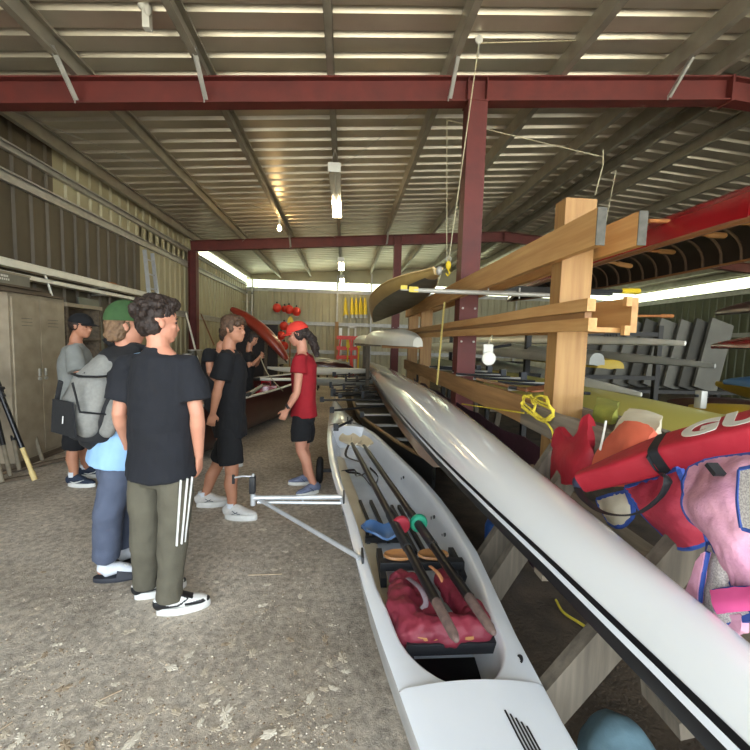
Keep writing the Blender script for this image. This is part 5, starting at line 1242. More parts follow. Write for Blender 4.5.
    def shirt(s, m, length=.86, sleeve=.62, loose=1., name='t_shirt', flare=1., fold=.007, vn=False):
        J = s.J; k = s.k; mb = MB(); f, u = s.f, s.u; d = J['chest'] - J['pel']
        lo = J['pel'] + nrm(d) * ((length - .93) * k)
        g = .018 * loose
        mb.tube([lo, lo.lerp(J['chest'], .35), J['chest'] - u * .05 * k, J['chest'] + u * .06 * k, J['neck'] - u * .08 * k, J['neck'] - u * .045 * k, J['neck'] - u * .018],
                [(.158 + g) * k * flare, (.144 + g) * k * flare, (.154 + g) * k, (.148 + g) * k, (.112 + g) * k, (.082) * k, .064 * k], 24, up=f,
                ry=[(.122 + g) * k * flare, (.1 + g) * k * flare, (.108 + g) * k, (.107 + g) * k, (.085 + g * .6) * k, .07 * k, .063 * k])
        for sd in 'LR':
            a, e = J['sh' + sd], J['el' + sd]
            mb.tube([J['chest'].lerp(a, .55) + u * .06 * k, a + u * .002, a.lerp(e, sleeve * .5), a.lerp(e, sleeve)],
                    [.066 * k, (.056 + g * .4) * k, (.058 + g) * k, (.064 + g) * k], 18)
        o = mb.build(name, m, s.t, voxel=.009, relax=7, factor=.5)
        folds(o, fold * k, 5, 5, 9, s.b.x * 7); folds(o, fold * .55 * k, 16, 16, 7, s.b.y * 3); return o
    def trousers(s, m, end=.07, r0=.095, r1=.075, name='trousers', waist=.98, fold=.006, split=1.):
        J = s.J; k = s.k; mb = MB(); f, u = s.f, s.u
        mb.tube([J['pel'] + u * (waist - .93) * k, J['pel'], J['pel'] - u * .07 * k, J['pel'] - u * .12 * k], [.145 * k, .16 * k, .158 * k, .12 * k], 22, up=f, ry=[.105 * k, .118 * k, .118 * k, .1 * k])
        for sd in 'LR':
            h, n, t = J['hi' + sd], J['kn' + sd], J['an' + sd]
            pts = [h + u * .05 * k, h.lerp(n, .3), h.lerp(n, .7)]; rr = [r0 * k * .8, r0 * k * .97, r0 * k * .9]
            if end < .5:
                z = t.lerp(n, max(0, (end - .085)) / .4) if end > .085 else t - u * (.085 - end) * k
                pts += [n, n.lerp(z, .5), z]; rr += [(r0 * .45 + r1 * .55) * k, r1 * k, r1 * k]
            else:
                z = h.lerp(n, min(1.2, (.9 - end) / .41)); pts = [h + u * .05 * k, h.lerp(z, .5), z]; rr = [r0 * k * .8, r0 * k * 1.02, r1 * k]
            mb.tube(pts, rr, 18)
        o = mb.build(name, m, s.t, voxel=.009, relax=6, factor=.5)
        folds(o, fold * k, 6, 6, 4, s.b.y * 5); folds(o, fold * .6 * k, 14, 14, 12, s.b.x); return o
    def shoe(s, sd, mu, ms, sole=.032, ln=1., sock=None):
        J = s.J; k = s.k * ln; t = J['an' + sd]; d = nrm((s.toe[sd].x, s.toe[sd].y, 0)); a = V((d.y, -d.x, 0)); u = s.u
        g = V((t.x, t.y, s.b.z + .002)) - d * .065 * k
        def outline(z, f):
            pts = []
            for q in range(24):
                th = 2 * PI * q / 24; x = math.cos(th); y = math.sin(th)
                yy = (y * .5 + .5); w = .036 + .014 * math.sin(PI * min(1, yy * 1.05)) if yy < .6 else .049
                pts.append(g + d * ((y * .142 + .142) * k * (1 if f >= .99 else .985)) + a * (x * w * k * f) + u * z)
            return pts
        sh = MB()
        P = lambda y, z: g + d * y * k + u * z
        sh.tube([P(.012, sole + .03 * k), P(.06, sole + .045 * k), P(.12, sole + .04 * k), P(.18, sole + .024 * k), P(.235, sole + .017 * k), P(.268, sole + .012 * k)],
                [.03 * k, .038 * k, .041 * k, .043 * k, .04 * k, .022 * k], 16, up=u, ry=[.042 * k, .056 * k, .046 * k, .03 * k, .023 * k, .014 * k], rnd=True)
        sh.tube([P(.05, sole + .04), P(.052, sole + .085 * k)], [.04 * k, .038 * k], 14, ry=[.05 * k, .046 * k], up=d)
        o = sh.build('shoe', mu, s.t, voxel=.006, relax=4)
        so = MB(); so.quadstrip([outline(0, .96), outline(.004, 1.0), outline(sole * .8, 1.0), outline(sole + .008, .95)])
        so.build('sole', ms, o)
        return o, P, a, k
    def overlay(s, o, name, m, P, a, k, pts, side, th=.004, wid=None):
        """a strip of another colour stitched on the shoe's side: pts are (along, up)"""
        mb = MB(); mb.tube([P(y, z) + a * side * w * k for y, z, w in pts], wid or .008, 8, up=a)
        mb.build(name, m, o)
    def hair(s, m, lumps, name='hair', vox=.006, amp=.006, fr=60):
        mb = MB(); q = s.hq()
        for x, y, z, a, b, c in lumps: mb.ell(s.hp(x, y, z), V((a, b, c)) * s.k, q, 14, 9)
        o = mb.build(name, m, s.t, voxel=vox, relax=2)
        folds(o, amp, fr, fr, fr * .8); return o
    def cap(s, m, back=0, tilt=0., brim=.075, name='cap', puff=0.):
        """a baseball cap: crown and peak"""
        k = s.k; q = s.hq(); mb = MB(); rings = []
        for i in range(9):
            a = PI / 2 * i / 8.3; z = math.sin(a); c = math.cos(a)
            rings.append([s.hp(.092 * c * math.cos(th), -.012 + .118 * c * math.sin(th), .03 + (.1 + puff) * z + tilt * c * math.sin(th)) for th in [2 * PI * j / 24 for j in range(24)]])
        mb.quadstrip(rings); o = mb.build(name, m, s.t)
        mb = MB(); g = []
        for i in range(7):
            t = i / 6; row = []
            for j in range(9):
                th = PI * (.16 + .68 * j / 8); rr = t * brim * (1 - .35 * abs(j / 4 - 1) ** 2)
                row.append(s.hp((.08 + rr * .25) * math.cos(th), -.012 + (.112 + rr) * math.sin(th), .036 + tilt - .012 * abs(j / 4 - 1) ** 2 - t * .014))
            g.append(row)
        mb.sheet(g, .005); mb.build('peak', m, o); return o
HAIRCAP = [(0, -.03, .02, .082, .098, .05), (0, -.075, -.01, .07, .045, .055), (-.066, -.03, .0, .02, .045, .05), (.066, -.03, .0, .02, .045, .05)]
HAIRSHORT = [(0, -.02, .055, .08, .1, .075), (0, -.06, .0, .075, .055, .075), (-.06, -.03, .02, .025, .06, .05), (.06, -.03, .02, .025, .06, .05), (0, .04, .085, .06, .05, .03)]

# --- the boy in the foreground, seen from behind
p = Person('person in black t-shirt and olive trousers with three white stripes, seen from behind', at(163, 607, Z=0), (.35, .94), 1.73)
B = p.b; Yb = B.y
J = p.J
J['neck'] = at(158, 343, Y=Yb); J['head'] = at(160, 322, Y=Yb + .02)
J['shR'] = at(187, 364, Y=Yb - .02); J['shL'] = at(129, 364, Y=Yb + .06)
J['chest'] = at(160, 392, Y=Yb); J['pel'] = at(161, 462, Y=Yb + .02)
J['elR'] = at(197, 414, Y=Yb - .05); J['wrR'] = at(199, 455, Y=Yb + .02)
J['elL'] = at(119, 414, Y=Yb + .02); J['wrL'] = at(127, 443, Y=Yb + .16)
J['hiR'] = at(177, 472, Y=Yb - .02); J['hiL'] = at(145, 472, Y=Yb + .05)
J['knR'] = at(173, 545, Y=Yb - .02); J['knL'] = at(146, 545, Y=Yb + .06)
J['anR'] = at(169, 608, Y=Yb - .05); J['anR'].z = .085; J['anL'] = at(147, 600, Y=Yb + .1); J['anL'].z = .085
p.toe = dict(R=nrm((.96, .28, 0)), L=nrm((.9, .45, 0))); p.hd = nrm((.8, .6, -.03))
p.body(M_skin, curl=dict(L=.4, R=.35), palms=dict(R=-p.r + p.f * -.2))
p.shirt(M_navyblk, length=.86, sleeve=.74, loose=1.5, flare=1.1, fold=.008)
tr = p.trousers(M_olive, end=.075, r0=.098, r1=.072, fold=.009)
mb = MB()                                       # three white stripes down the outer side of the right leg
for i in range(3):
    q0 = [at(180 + i * 5.3 - 1, 468, Y=Yb - .12)]; pts = []
    for t in range(9):
        c = J['hiR'].lerp(J['knR'], .04 + t * .11); n = nrm(V((.62 + .28 * i, -.95 + .28 * i, 0)))
        pts.append(c + n * (.1 - .012 * t / 8) * p.k + V((.0 - .0006 * t * i, 0, 0)))
    mb.tube(pts, .0085, 6, up=(1, 1, 0), ry=.0055)
mb.build('stripes', M_wht, tr)
for sd in 'LR':
    o, P, a, k = p.shoe(sd, [M_wht, M_blkrub], M_wht)
    g0 = P(0, 0); d0 = nrm(P(1, 0) - g0); Mi = ROOT[o.name]
    for fc in o.data.polygons:              # black overlays round the toe, the laces and the heel, and a curved black mark on the side
        c = Mi @ fc.center - g0; y = c.dot(d0); z = c.z; x = abs(c.dot(a))
        hit = (y > .15 and z < .062 and (x > .026 or y > .262)) or (y < .052 and z < .085) or (.07 < y < .19 and x < .03 and z > .06) or z > .118
        t_ = (y - .05) / .115
        if 0 < t_ < 1 and x > .018:
            mid = .052 + .03 * t_ * t_ - .012 * math.sin(PI * min(1, t_ * 1.2)); hit = hit or abs(z - mid) < .004 + .009 * (1 - t_)
        fc.material_index = 1 if hit else 0
    MB().tube([P(.055, .12), P(.055, .15)], .04 * k, 12).build('sock', M_black, p.t)
    mb = MB()
    for j in range(4): mb.tube([P(.09 + .022 * j, .1 - .01 * j) - a * .022, P(.09 + .022 * j, .108 - .011 * j), P(.09 + .022 * j, .1 - .01 * j) + a * .022], .003, 5)
    mb.build('laces', M_wht, o)
random.seed(3)
lm = [(0, -.02, .06, .084, .103, .085), (0, -.065, -.01, .076, .06, .075), (-.05, -.05, -.04, .04, .05, .045), (.05, -.05, -.03, .035, .05, .045), (0, .045, .1, .066, .06, .042)]
for i in range(60):
    th = random.uniform(0, 2 * PI); ph = random.uniform(-.35, 1.4)
    if math.sin(th) > .3 and ph < .5: continue
    lm.append((.088 * math.cos(ph) * math.cos(th), -.02 + .112 * math.cos(ph) * math.sin(th), .05 + .085 * math.sin(ph), .024, .024, .022))
p.hair(M_hair_d, lm, amp=.007, fr=45)

# --- the boy in the light blue shirt, with a backpack and a green cap
p = Person('person in light blue shirt, slate sweatpants and green cap, carrying a backpack', at(110, 578, Z=0), (.62, .78), 1.73)
B = p.b; Yb = B.y; J = p.J
J['neck'] = at(126, 349, Y=Yb); J['head'] = at(128, 326, Y=Yb)
J['shR'] = at(142, 361, Y=Yb - .08); J['shL'] = at(111, 360, Y=Yb + .1); J['chest'] = at(125, 390, Y=Yb); J['pel'] = at(118, 448, Y=Yb)
J['elR'] = at(148, 402, Y=Yb + .02); J['wrR'] = at(146, 424, Y=Yb + .2); J['elL'] = at(106, 402, Y=Yb + .14); J['wrL'] = at(112, 425, Y=Yb + .32)
J['hiR'] = at(124, 456, Y=Yb - .05); J['hiL'] = at(110, 456, Y=Yb + .07); J['knR'] = at(108, 512, Y=Yb - .08); J['knL'] = at(125, 508, Y=Yb + .12)
J['anR'] = at(107, 574, Y=Yb - .02); J['anR'].z = .1; J['anL'] = at(122, 556, Y=Yb + .16); J['anL'].z = .1
p.toe = dict(R=nrm((.97, .2, 0)), L=nrm((.9, .4, 0))); p.hd = nrm((.9, .42, 0))
p.body(M_skin, curl=dict(L=.5, R=.5))
p.shirt(M_sky, length=.84, sleeve=.5, loose=1.3, flare=1.08)
p.trousers(M_slate, end=.14, r0=.1, r1=.078, fold=.008)
M_slide = mat('dark_slide_rubber', (48, 50, 58), .7, 0, (40, 42, 50), 20)
for sd in 'LR':
    t = J['an' + sd]; d = p.toe[sd]; a = V((d.y, -d.x, 0)); u = p.u; g = V((t.x, t.y, .002)) - d * .07; k = p.k
    MB().tube([t + u * .07, t - d * .01 - u * .02, t + d * .0 - u * .03, t + d * .07 - u * .025, t + d * .15 - u * .05, t + d * .18 - u * .055], [.043, .045, .046, .042, .04, .03], 14, ry=[.043, .05, .046, .036, .026, .02], rnd=True).build('sock', M_sock, p.t, voxel=.006, relax=3)
    mb = MB(); rings = []
    for z, f in ((0, .95), (.006, 1), (.022, 1), (.028, .94)):
        rings.append([g + d * (math.sin(2 * PI * q / 24) * .148 + .14) * k + a * math.cos(2 * PI * q / 24) * .052 * k * f + u * z for q in range(24)])
    mb.quadstrip(rings); o = mb.build('slide_sandal', M_slide, p.t)
    mb = MB(); gr = []
    for i in range(5):
        row = []
        for j in range(11):
            th = PI * j / 10; row.append(g + d * (.14 + .022 * i) * k + a * math.cos(th) * .055 * k + u * (.018 + (.072 - .008 * i) * math.sin(th)))
        gr.append(row)
    mb.sheet(gr, .006); st = mb.build('strap', M_slide, o)
    mb = MB()
    for i in range(3): mb.ell(g + d * (.165 + .015 * i) * k + a * .02 + u * .092, .005, None, 6, 4)
    mb.build('studs', M_wht, st)
p.hair(M_hair_l, HAIRCAP + [(-.03, -.085, -.05, .045, .035, .05), (.03, -.085, -.05, .045, .035, .05), (.055, -.05, -.045, .028, .045, .05), (-.055, -.05, -.045, .028, .045, .05), (0, -.095, -.02, .05, .03, .05)], amp=.009, fr=40)
M_green = mat('dark_green_cloth', (52, 84, 44), .85, 0, (42, 70, 36), 20)
c = p.cap(M_green, puff=.03)
def backpack(ps):
    """worn on the boy's back"""
    M_bk = mat('black_pack_cloth', (30, 31, 34), .8, 0, (22, 23, 26), 30, bump=.1); M_gk = mat('grey_pack_cloth', (132, 132, 128), .85, 0, (118, 118, 114), 60)
    t = thing('backpack', 'grey and black backpack worn by the person in light blue', 'backpack', ps.J['chest'] - ps.f * .3)
    f = nrm((.55, .83, 0)); r = V((f.y, -f.x, 0)); u = ps.u; K = 1.06
    c = at(91, 398, Y=ps.b.y - .12) + f * .17
    Q = lambda x, y, z: c + (r * (x + .25 * z) - f * y + u * z) * K     # y: away from the back; the bag hangs slanting
    lean = -.12
    mb = MB()
    mb.tube([Q(0, -.02 + .12, -.23), Q(0, .1, -.2), Q(0, .12, -.08), Q(0, .08, .08), Q(0, .02, .2), Q(0, -.03, .27)],
            [.1, .155, .18, .175, .15, .09], 22, up=f, ry=[.1, .15, .165, .145, .11, .06], rnd=True)
    o = mb.build('main_bag', M_bk, t, voxel=.01, relax=6); folds(o, .008, 8, 8, 8)
    mb = MB()
    mb.tube([Q(0, .19, -.14), Q(0, .2, -.06), Q(0, .165, .08), Q(0, .1, .19)], [.15, .165, .15, .1], 18, up=f, ry=[.075, .085, .075, .06], rnd=True)
    o2 = mb.build('front_pocket', M_gk, t, voxel=.01, relax=5); folds(o2, .006, 9, 9, 9, 3)
    for sx in (-1, 1):
        mb = MB(); mb.tube([Q(sx * .15, .08, .1), Q(sx * .175, .12, -.05), Q(sx * .15, .14, -.17)], [.03, .045, .04], 12, ry=[.06, .085, .06], up=r, rnd=True)
        mb.build('side_pocket', M_gk, t, voxel=.01, relax=4)
    mb = MB()
    mb.prism([Q(-.1, .288, .0), Q(.1, .288, .0), Q(.13, .27, -.19), Q(-.13, .27, -.19)], r.cross(u), .012); mb.build('black_panel', M_bk, o2)
    MB().tube([Q(-.19, .05, .14), Q(-.12, .2, .13), Q(0, .22, .125), Q(.12, .2, .13), Q(.19, .05, .14)], .02, 8, ry=.006, up=u).build('compression_strap', M_bk, t)
    MB().tube([Q(-.2, .05, -.1), Q(-.13, .27, -.05), Q(-.06, .285, .1)], .014, 8, ry=.006).build('compression_strap', M_bk, t)
    MB().tube([Q(.2, .05, -.1), Q(.13, .27, -.05), Q(.06, .285, .1)], .014, 8, ry=.006).build('compression_strap', M_bk, t)
    MB().tube([Q(.03, .299, -.12), Q(.03, .3, -.08)], .003, 6).build('zip_pull', M_wht, t)
    MB().tube([Q(-.03, -.02, .27), Q(0, .0, .32), Q(.03, -.02, .27)], .01, 6).build('haul_loop', M_bk, t)
    sh = ps.J['shL']; nk = ps.J['neck']; bk = -ps.f; tp = sh.lerp(nk, .45) + u * .075
    for sx in (-.6, .9):
        pts = smoothpath([Q(sx * .1, .0, .22), Q(sx * .1 + .05, -.08, .27), tp + bk * (.05 - .0 * sx) + ps.r * (.02 * sx), tp + ps.r * (.03 * sx) - u * .004, tp - bk * .09 - u * .06 + ps.r * (.02 * sx), sh - bk * .11 - u * .2], 5)
        MB().tube(pts, .03, 10, ry=.009, up=ps.r).build('shoulder_strap', M_bk, t)
    MB().tube(smoothpath([Q(.16, -.03, -.1), Q(.24, -.06, -.06), Q(.33, -.1, .0)], 5), .022, 8, ry=.007).build('shoulder_strap', M_bk, t)
    mb = MB(); mb.tube([Q(.3, -.08, -.03), Q(.31, -.08, -.12), Q(.3, -.07, -.28)], .016, 6, ry=.005); mb.build('loose_strap', M_bk, t)
backpack(p)

# --- the man with folded arms by the lockers
p = Person('person in grey t-shirt and black cap with folded arms beside the lockers', at(82, 482, Z=0), (.97, -.1), 1.76)
B = p.b; Yb = B.y; J = p.J
J['neck'] = at(76, 341, Y=Yb); J['head'] = at(82, 326, Y=Yb); J['chest'] = at(76, 366, Y=Yb); J['pel'] = at(77, 412, Y=Yb)
J['shR'] = at(74, 350, Y=Yb - .18); J['shL'] = at(77, 350, Y=Yb + .18)
J['elR'] = at(79, 376, Y=Yb - .25); J['wrR'] = at(95, 374, Y=Yb - .04); J['elL'] = at(84, 376, Y=Yb + .24); J['wrL'] = at(95, 376, Y=Yb - .1)
J['hiR'] = at(76, 418, Y=Yb - .09); J['hiL'] = at(80, 418, Y=Yb + .09); J['knR'] = at(73, 450, Y=Yb - .1); J['knL'] = at(85, 446, Y=Yb + .12)
J['anR'] = at(74, 478, Y=Yb - .12); J['anR'].z = .085; J['anL'] = at(86, 471, Y=Yb + .14); J['anL'].z = .085
p.toe = dict(R=nrm((.97, -.1, 0)), L=nrm((.95, .2, 0))); p.hd = nrm((.96, -.15, -.12))
p.body(M_skin2, curl=dict(L=.9, R=.9), palms=dict(L=(-1, 0, 0), R=(-1, 0, 0)), points=dict(L=(-.2, -.9, .1), R=(-.1, .9, .1)))
p.shirt(M_greyT, length=.88, sleeve=.85, loose=1.4)
p.trousers(M_black, end=.5, r0=.1, r1=.098, name='shorts')
p.hair(M_hair_d, HAIRCAP)
p.cap(M_black)
M_nvy = mat('navy_mesh_shoe', (42, 54, 74), .8, 0, (34, 44, 62), 60)
for sd in 'LR':
    o, P, a, k = p.shoe(sd, M_nvy, M_wht)
    for side in (-1, 1): p.overlay(o, 'emblem', M_wht, P, a, k, [(.06, .06, .045), (.1, .05, .05), (.15, .062, .045), (.19, .075, .03)], side, wid=[.002, .007, .005, .002])
    MB().tube([P(.055, .1), P(.055, .15)], .041 * k, 12).build('sock', M_sock, p.t)

# --- the boy in black t-shirt and shorts
p = Person('person in black t-shirt and black shorts with white running shoes, looking right', at(223, 511, Z=0), (.95, .25), 1.77)
B = p.b; Yb = B.y; J = p.J
J['neck'] = at(229, 347, Y=Yb); J['head'] = at(234, 329, Y=Yb); J['chest'] = at(231, 371, Y=Yb); J['pel'] = at(231, 425, Y=Yb)
J['shR'] = at(226, 358, Y=Yb - .16); J['shL'] = at(236, 357, Y=Yb + .18)
J['elR'] = at(218, 388, Y=Yb - .2); J['wrR'] = at(213, 413, Y=Yb - .16); J['elL'] = at(240, 388, Y=Yb + .2); J['wrL'] = at(238, 408, Y=Yb + .2)
J['hiR'] = at(229, 432, Y=Yb - .09); J['hiL'] = at(234, 432, Y=Yb + .09); J['knR'] = at(232, 474, Y=Yb - .12); J['knL'] = at(216, 468, Y=Yb + .14)
J['anR'] = at(232, 514, Y=Yb - .16); J['anR'].z = .085; J['anL'] = at(204, 503, Y=Yb + .1); J['anL'].z = .085
p.toe = dict(R=nrm((.98, -.12, 0)), L=nrm((.95, .15, 0))); p.hd = nrm((.94, -.25, .03))
p.body(M_skin2, curl=dict(L=.6, R=.7))
p.shirt(M_black, length=.84, sleeve=.72, loose=1.2)
p.trousers(M_black, end=.59, r0=.104, r1=.1, name='shorts')
p.hair(M_hair_b, HAIRSHORT + [(.0, .075, .06, .06, .03, .028), (.05, .06, .045, .03, .03, .03), (-.05, .06, .045, .03, .03, .03), (.066, .0, .01, .02, .035, .045), (-.066, .0, .01, .02, .035, .045), (0, -.09, -.02, .06, .03, .05)], amp=.006, fr=50)
M_gsh = mat('pale_mesh_shoe', (206, 204, 200), .7, 0, (190, 188, 184), 60)
for sd in 'LR':
    o, P, a, k = p.shoe(sd, M_gsh, M_wht, sole=.04)
    for side in (-1, 1):
        p.overlay(o, 'emblem', M_nvy, P, a, k, [(.08, .055, .047), (.11, .065, .046), (.14, .085, .034)], side, wid=.0025)
        p.overlay(o, 'emblem', M_nvy, P, a, k, [(.08, .085, .04), (.11, .066, .046), (.15, .058, .046)], side, wid=.0025)
    MB().tube([P(.055, .1), P(.055, .14)], .04 * k, 12).build('sock', M_sock, p.t)

# --- the woman in red
p = Person('person in red t-shirt, black shorts and bright red cap, facing left', at(306, 489, Z=0), (-.96, -.2), 1.71)
B = p.b; Yb = B.y; J = p.J
J['neck'] = at(302, 350, Y=Yb); J['head'] = at(297, 334, Y=Yb); J['chest'] = at(304, 372, Y=Yb); J['pel'] = at(304, 413, Y=Yb)
J['shL'] = at(300, 360, Y=Yb - .15); J['shR'] = at(308, 359, Y=Yb + .16)
J['elL'] = at(297, 392, Y=Yb - .2); J['wrL'] = at(287, 410, Y=Yb - .2); J['elR'] = at(311, 392, Y=Yb + .2); J['wrR'] = at(304, 410, Y=Yb + .24)
J['hiL'] = at(301, 420, Y=Yb - .08); J['hiR'] = at(306, 420, Y=Yb + .08); J['knL'] = at(301, 450, Y=Yb - .1); J['knR'] = at(304, 449, Y=Yb + .12)
J['anL'] = at(314, 482, Y=Yb - .12); J['anL'].z = .085; J['anR'] = at(307, 475, Y=Yb + .14); J['anR'].z = .085
p.toe = dict(L=nrm((-.85, -.55, 0)), R=nrm((-.98, -.1, 0))); p.hd = nrm((-.93, -.05, -.3))
p.body(M_skin, curl=dict(L=1.0, R=.8))
p.shirt(M_redT, length=.9, sleeve=.42, loose=1.3, flare=.98, fold=.005)
p.trousers(M_black, end=.62, r0=.106, r1=.1, name='shorts', waist=.96)
MB().tube([J['wrL'] + V((0, 0, .025)) + nrm(J['elL'] - J['wrL']) * -.0, J['wrL'] + nrm(J['elL'] - J['wrL']) * .045], .031, 14).build('watch', M_blkrub, p.t)
q = J['shL'].lerp(J['elL'], .34) + V((-.0, -.07, 0)); MB().box(q, (.07, .006, .012)).build('sleeve_print', M_wht, p.t)
p.hair(M_hair_d, HAIRCAP + [(.06, -.02, -.03, .025, .045, .05), (-.06, -.02, -.03, .025, .045, .05), (0, -.1, -.04, .06, .05, .06), (0, -.13, -.1, .05, .05, .07), (0, -.135, -.17, .045, .045, .08), (0, -.13, -.23, .03, .035, .06)], amp=.012, fr=35)
M_cap = mat('bright_red_cap', (222, 62, 48), .8, 0, (200, 50, 40), 20)
p.cap(M_cap, tilt=-.004)
M_gb = mat('grey_blue_shoe', (122, 130, 156), .8, 0, (98, 106, 132), 40)
for sd in 'LR':
    o, P, a, k = p.shoe(sd, M_gb, M_wht, sole=.028, ln=.94)
    for side in (-1, 1): p.overlay(o, 'stripes', M_nvy, P, a, k, [(.09, .04, .047), (.13, .075, .038)], side, wid=.003)

def crew(label, x, y, z0, face, H):
    return Person(label, (x, y, z0), face, H)
p = crew('dark haired person in black t-shirt looking down at a line held in both hands', -1.66, 7.1, .16, (.97, -.1), 1.6)
J = p.J; Yb = 7.1
J['neck'] = at(249, 350, Y=Yb); J['head'] = at(253, 339, Y=Yb); J['chest'] = at(248, 364, Y=Yb); J['pel'] = at(246, 385, Y=Yb)
J['shR'] = at(247, 355, Y=Yb - .15); J['shL'] = at(251, 354, Y=Yb + .15); J['elR'] = at(250, 367, Y=Yb - .2); J['wrR'] = at(259, 358, Y=Yb - .1)
J['elL'] = at(255, 367, Y=Yb + .17); J['wrL'] = at(261, 356, Y=Yb + .0)
for a_, b_ in (('hiL', (-.088, 0, .9)), ('hiR', (.088, 0, .9))): J[a_] = J['pel'] + p.r * b_[0] - V((0, 0, .03))
p.hd = nrm((.9, -.2, -.4))
p.body(M_skin2, curl=dict(L=1., R=1.))
p.shirt(M_black, length=.88, sleeve=.6, loose=1.)
p.trousers(M_black, end=.56, r0=.1, r1=.1, name='shorts')
p.hair(M_hair_d, HAIRSHORT + [(0, -.08, -.05, .07, .04, .06), (.065, -.01, -.02, .022, .045, .06), (-.065, -.01, -.02, .022, .045, .06)], amp=.008)
for sd in 'LR': p.shoe(sd, M_black, M_wht)
solo(MB().tube(smoothpath([at(260, 356, Y=6.9), at(268, 374, Y=6.6), at(283, 391, Y=6.9)], 5), .008, 6), 'rope', M_rope, 'pale line running from the hands of the person by the dark red boat', 'rope')
# --- someone mostly hidden behind the boy in black shorts
p = crew('person in dark t-shirt almost hidden behind the person in black shorts', -1.62, 4.9, 0, (.9, .3), 1.72)
J = p.J; Yb = 4.9
J['neck'] = at(221, 347, Y=Yb); J['head'] = at(229, 336, Y=Yb); J['chest'] = at(212, 366, Y=Yb); J['pel'] = at(216, 402, Y=Yb)
J['shR'] = at(209, 353, Y=Yb - .15); J['elR'] = at(210, 372, Y=Yb - .2); J['wrR'] = at(219, 384, Y=Yb - .1); J['shL'] = at(216, 353, Y=Yb + .15); J['elL'] = at(222, 374, Y=Yb + .2); J['wrL'] = at(228, 384, Y=Yb + .1)
for sd, x in (('L', -.088), ('R', .088)):
    J['hi' + sd] = J['pel'] + p.r * x - V((0, 0, .03)); J['kn' + sd] = at(221, 435, Y=Yb) + p.r * x; J['an' + sd] = at(224, 464, Y=Yb) + p.r * x; J['an' + sd].z = .085
p.body(M_skin2); p.shirt(M_black, sleeve=.5, loose=1.2); p.trousers(M_black, end=.5, name='shorts'); p.hair(M_hair_d, HAIRSHORT)
for sd in 'LR': p.shoe(sd, M_black, M_wht)
# ---------------------------------------------------------------- dry leaves and litter on the dirt
random.seed(17)
M_leaf = [mat('dry_leaf_%d' % i, c, .85, 0, d, 30) for i, (c, d) in enumerate((((206, 194, 174), (178, 164, 142)), ((176, 158, 134), (148, 130, 106)), ((224, 216, 200), (196, 186, 166)), ((138, 118, 94), (110, 92, 72))))]
def leafmesh(i):
    n = random.choice((5, 7, 7)); out = []; N_ = 26
    for k in range(N_):
        t = k / N_; a = 2 * PI * t; lob = .62 + .38 * math.cos(n * a + random.uniform(-.4, .4)); r = .5 * (.55 + .45 * lob) * (1.15 if abs(math.sin(a / 2)) < .5 else .85)
        out.append(V((r * math.cos(a) * 1.35, r * math.sin(a) * .8, .12 * r * r + random.uniform(-.04, .06))))
    bm = bmesh.new(); top = [bm.verts.new(p + V((0, 0, .14))) for p in out]; bot = [bm.verts.new(p + V((0, 0, .1))) for p in out]
    c1 = bm.verts.new((0, 0, .2)); c0 = bm.verts.new((0, 0, .16))
    for k in range(N_):
        j = (k + 1) % N_; bm.faces.new((top[k], top[j], c1)); bm.faces.new((bot[j], bot[k], c0)); bm.faces.new((top[k], bot[k], bot[j], top[j]))
    s_ = [V((-.6, 0, .12)), V((-.8, .04, .1)), V((-1.0, .02, .16))]; m_ = MB(); m_.bm.free(); m_.bm = bm; m_.tube(s_, .02, 4)
    bmesh.ops.recalc_face_normals(bm, faces=bm.faces); me = bpy.data.meshes.new('dry_leaf'); bm.to_mesh(me); bm.free(); me.materials.append(M_leaf[(0, 2, 1, 0, 2)[i % 5]]); return me
LM = [leafmesh(i) for i in range(12)]
def clear(x, y):
    l, r = interp(DS, y)
    if y > -1 and l - .06 < x < r + .04: return False
    if x > .95 and y > .3: return False
    return x > -3.5
pxs = [(205, 672), (190, 655), (225, 645), (215, 690), (200, 725), (232, 738), (150, 700), (62, 690), (100, 705), (58, 645), (130, 632), (170, 668), (252, 655), (262, 606), (290, 640), (275, 570), (285, 552), (298, 545), (262, 530), (330, 545), (325, 640), (343, 660), (355, 655), (372, 660), (378, 672), (368, 685), (345, 672), (352, 690), (378, 690), (365, 645), (330, 665), (310, 700), (285, 715), (270, 735), (255, 745), (300, 610), (268, 585), (240, 690), (225, 715), (45, 655), (30, 665), (20, 740), (5, 735)]
pts = [at(a, b, Z=0) for a, b in pxs]
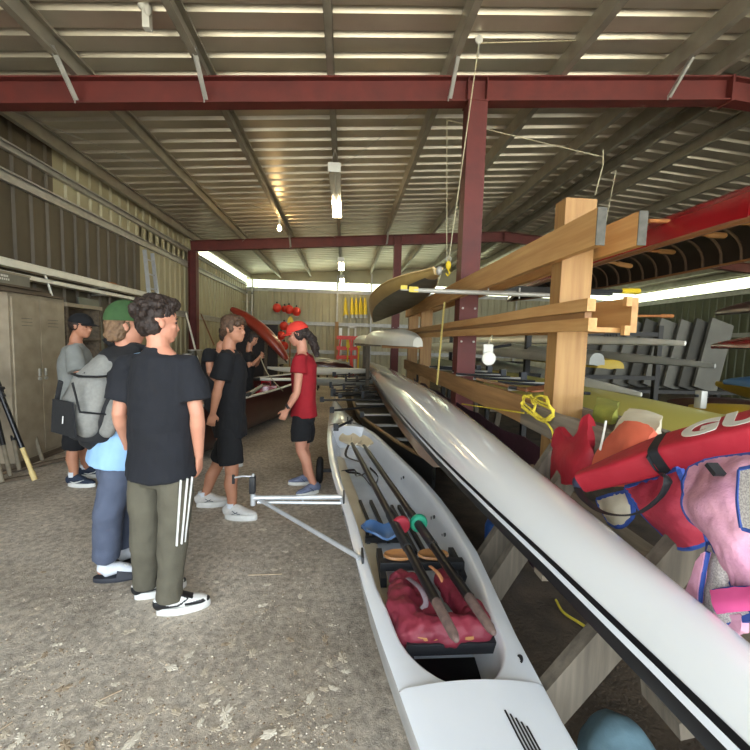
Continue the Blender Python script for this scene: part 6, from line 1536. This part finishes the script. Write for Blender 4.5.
while len(pts) < 135:
    a = random.uniform(0, 420); b = 750 - 270 * random.random() ** 1.5; p_ = at(a, b, Z=0); pts.append(p_)
n_ = 0
for p_ in pts:
    if not clear(p_.x, p_.y): continue
    o = bpy.data.objects.new('dry_leaf', LM[n_ % 12]); COL.objects.link(o); s_ = random.uniform(.015, .04) if n_ > 44 else random.uniform(.035, .06)
    o.location = (p_.x, p_.y, .0); o.scale = (s_, s_, s_ * .7); o.rotation_euler = (random.uniform(-.05, .05), random.uniform(-.05, .05), random.uniform(0, 6.28))
    tag(o, 'pale dry oak leaf lying loose on the trodden dirt floor', 'leaf', 'dry leaves on the dirt floor'); n_ += 1
bm = bmesh.new()                                   # crumbs of leaf and bark nobody could count
for i in range(4600):
    a = random.uniform(-10, 640); b = 748 - 330 * random.random() ** 1.25; p_ = at(a, b, Z=0)
    if not clear(p_.x, p_.y) and not (.8 < p_.x < 1.3 and .4 < p_.y < 3): continue
    if p_.y > 9: continue
    r = random.uniform(.002, .0075); q = random.uniform(0, 6.28); h = r * random.uniform(.25, .6)
    vs = [bm.verts.new((p_.x + r * random.uniform(.6, 1.3) * math.cos(q + k * 1.57), p_.y + r * random.uniform(.4, 1.2) * math.sin(q + k * 1.57), .001)) for k in range(4)]; tp = bm.verts.new((p_.x, p_.y, h + .002))
    mi = random.choice((1, 0, 3, 3, 1, 0, 2))
    for k in range(4): f_ = bm.faces.new((vs[k], vs[(k + 1) % 4], tp)); f_.material_index = mi
mb = MB(); mb.bm.free(); mb.bm = bm; o = mb.build('litter', M_leaf, smooth=False); tag(o, 'crumbs of dry leaf and bark scattered over the dirt floor', 'litter', kind='stuff')
for i, (a, b) in enumerate((((248, 575), (282, 574)), ((100, 700), (122, 690)), ((0, 730), (12, 722)))):
    solo(MB().tube([at(*a, Z=.006), at(*b, Z=.006)], .004, 5), 'twig', M_leaf[1], ['thin pale twig on the dirt below the rigger', 'short twig on the dirt left of the leaves by the white soled shoes', 'twig at the bottom left edge of the photo'][i], 'twig')
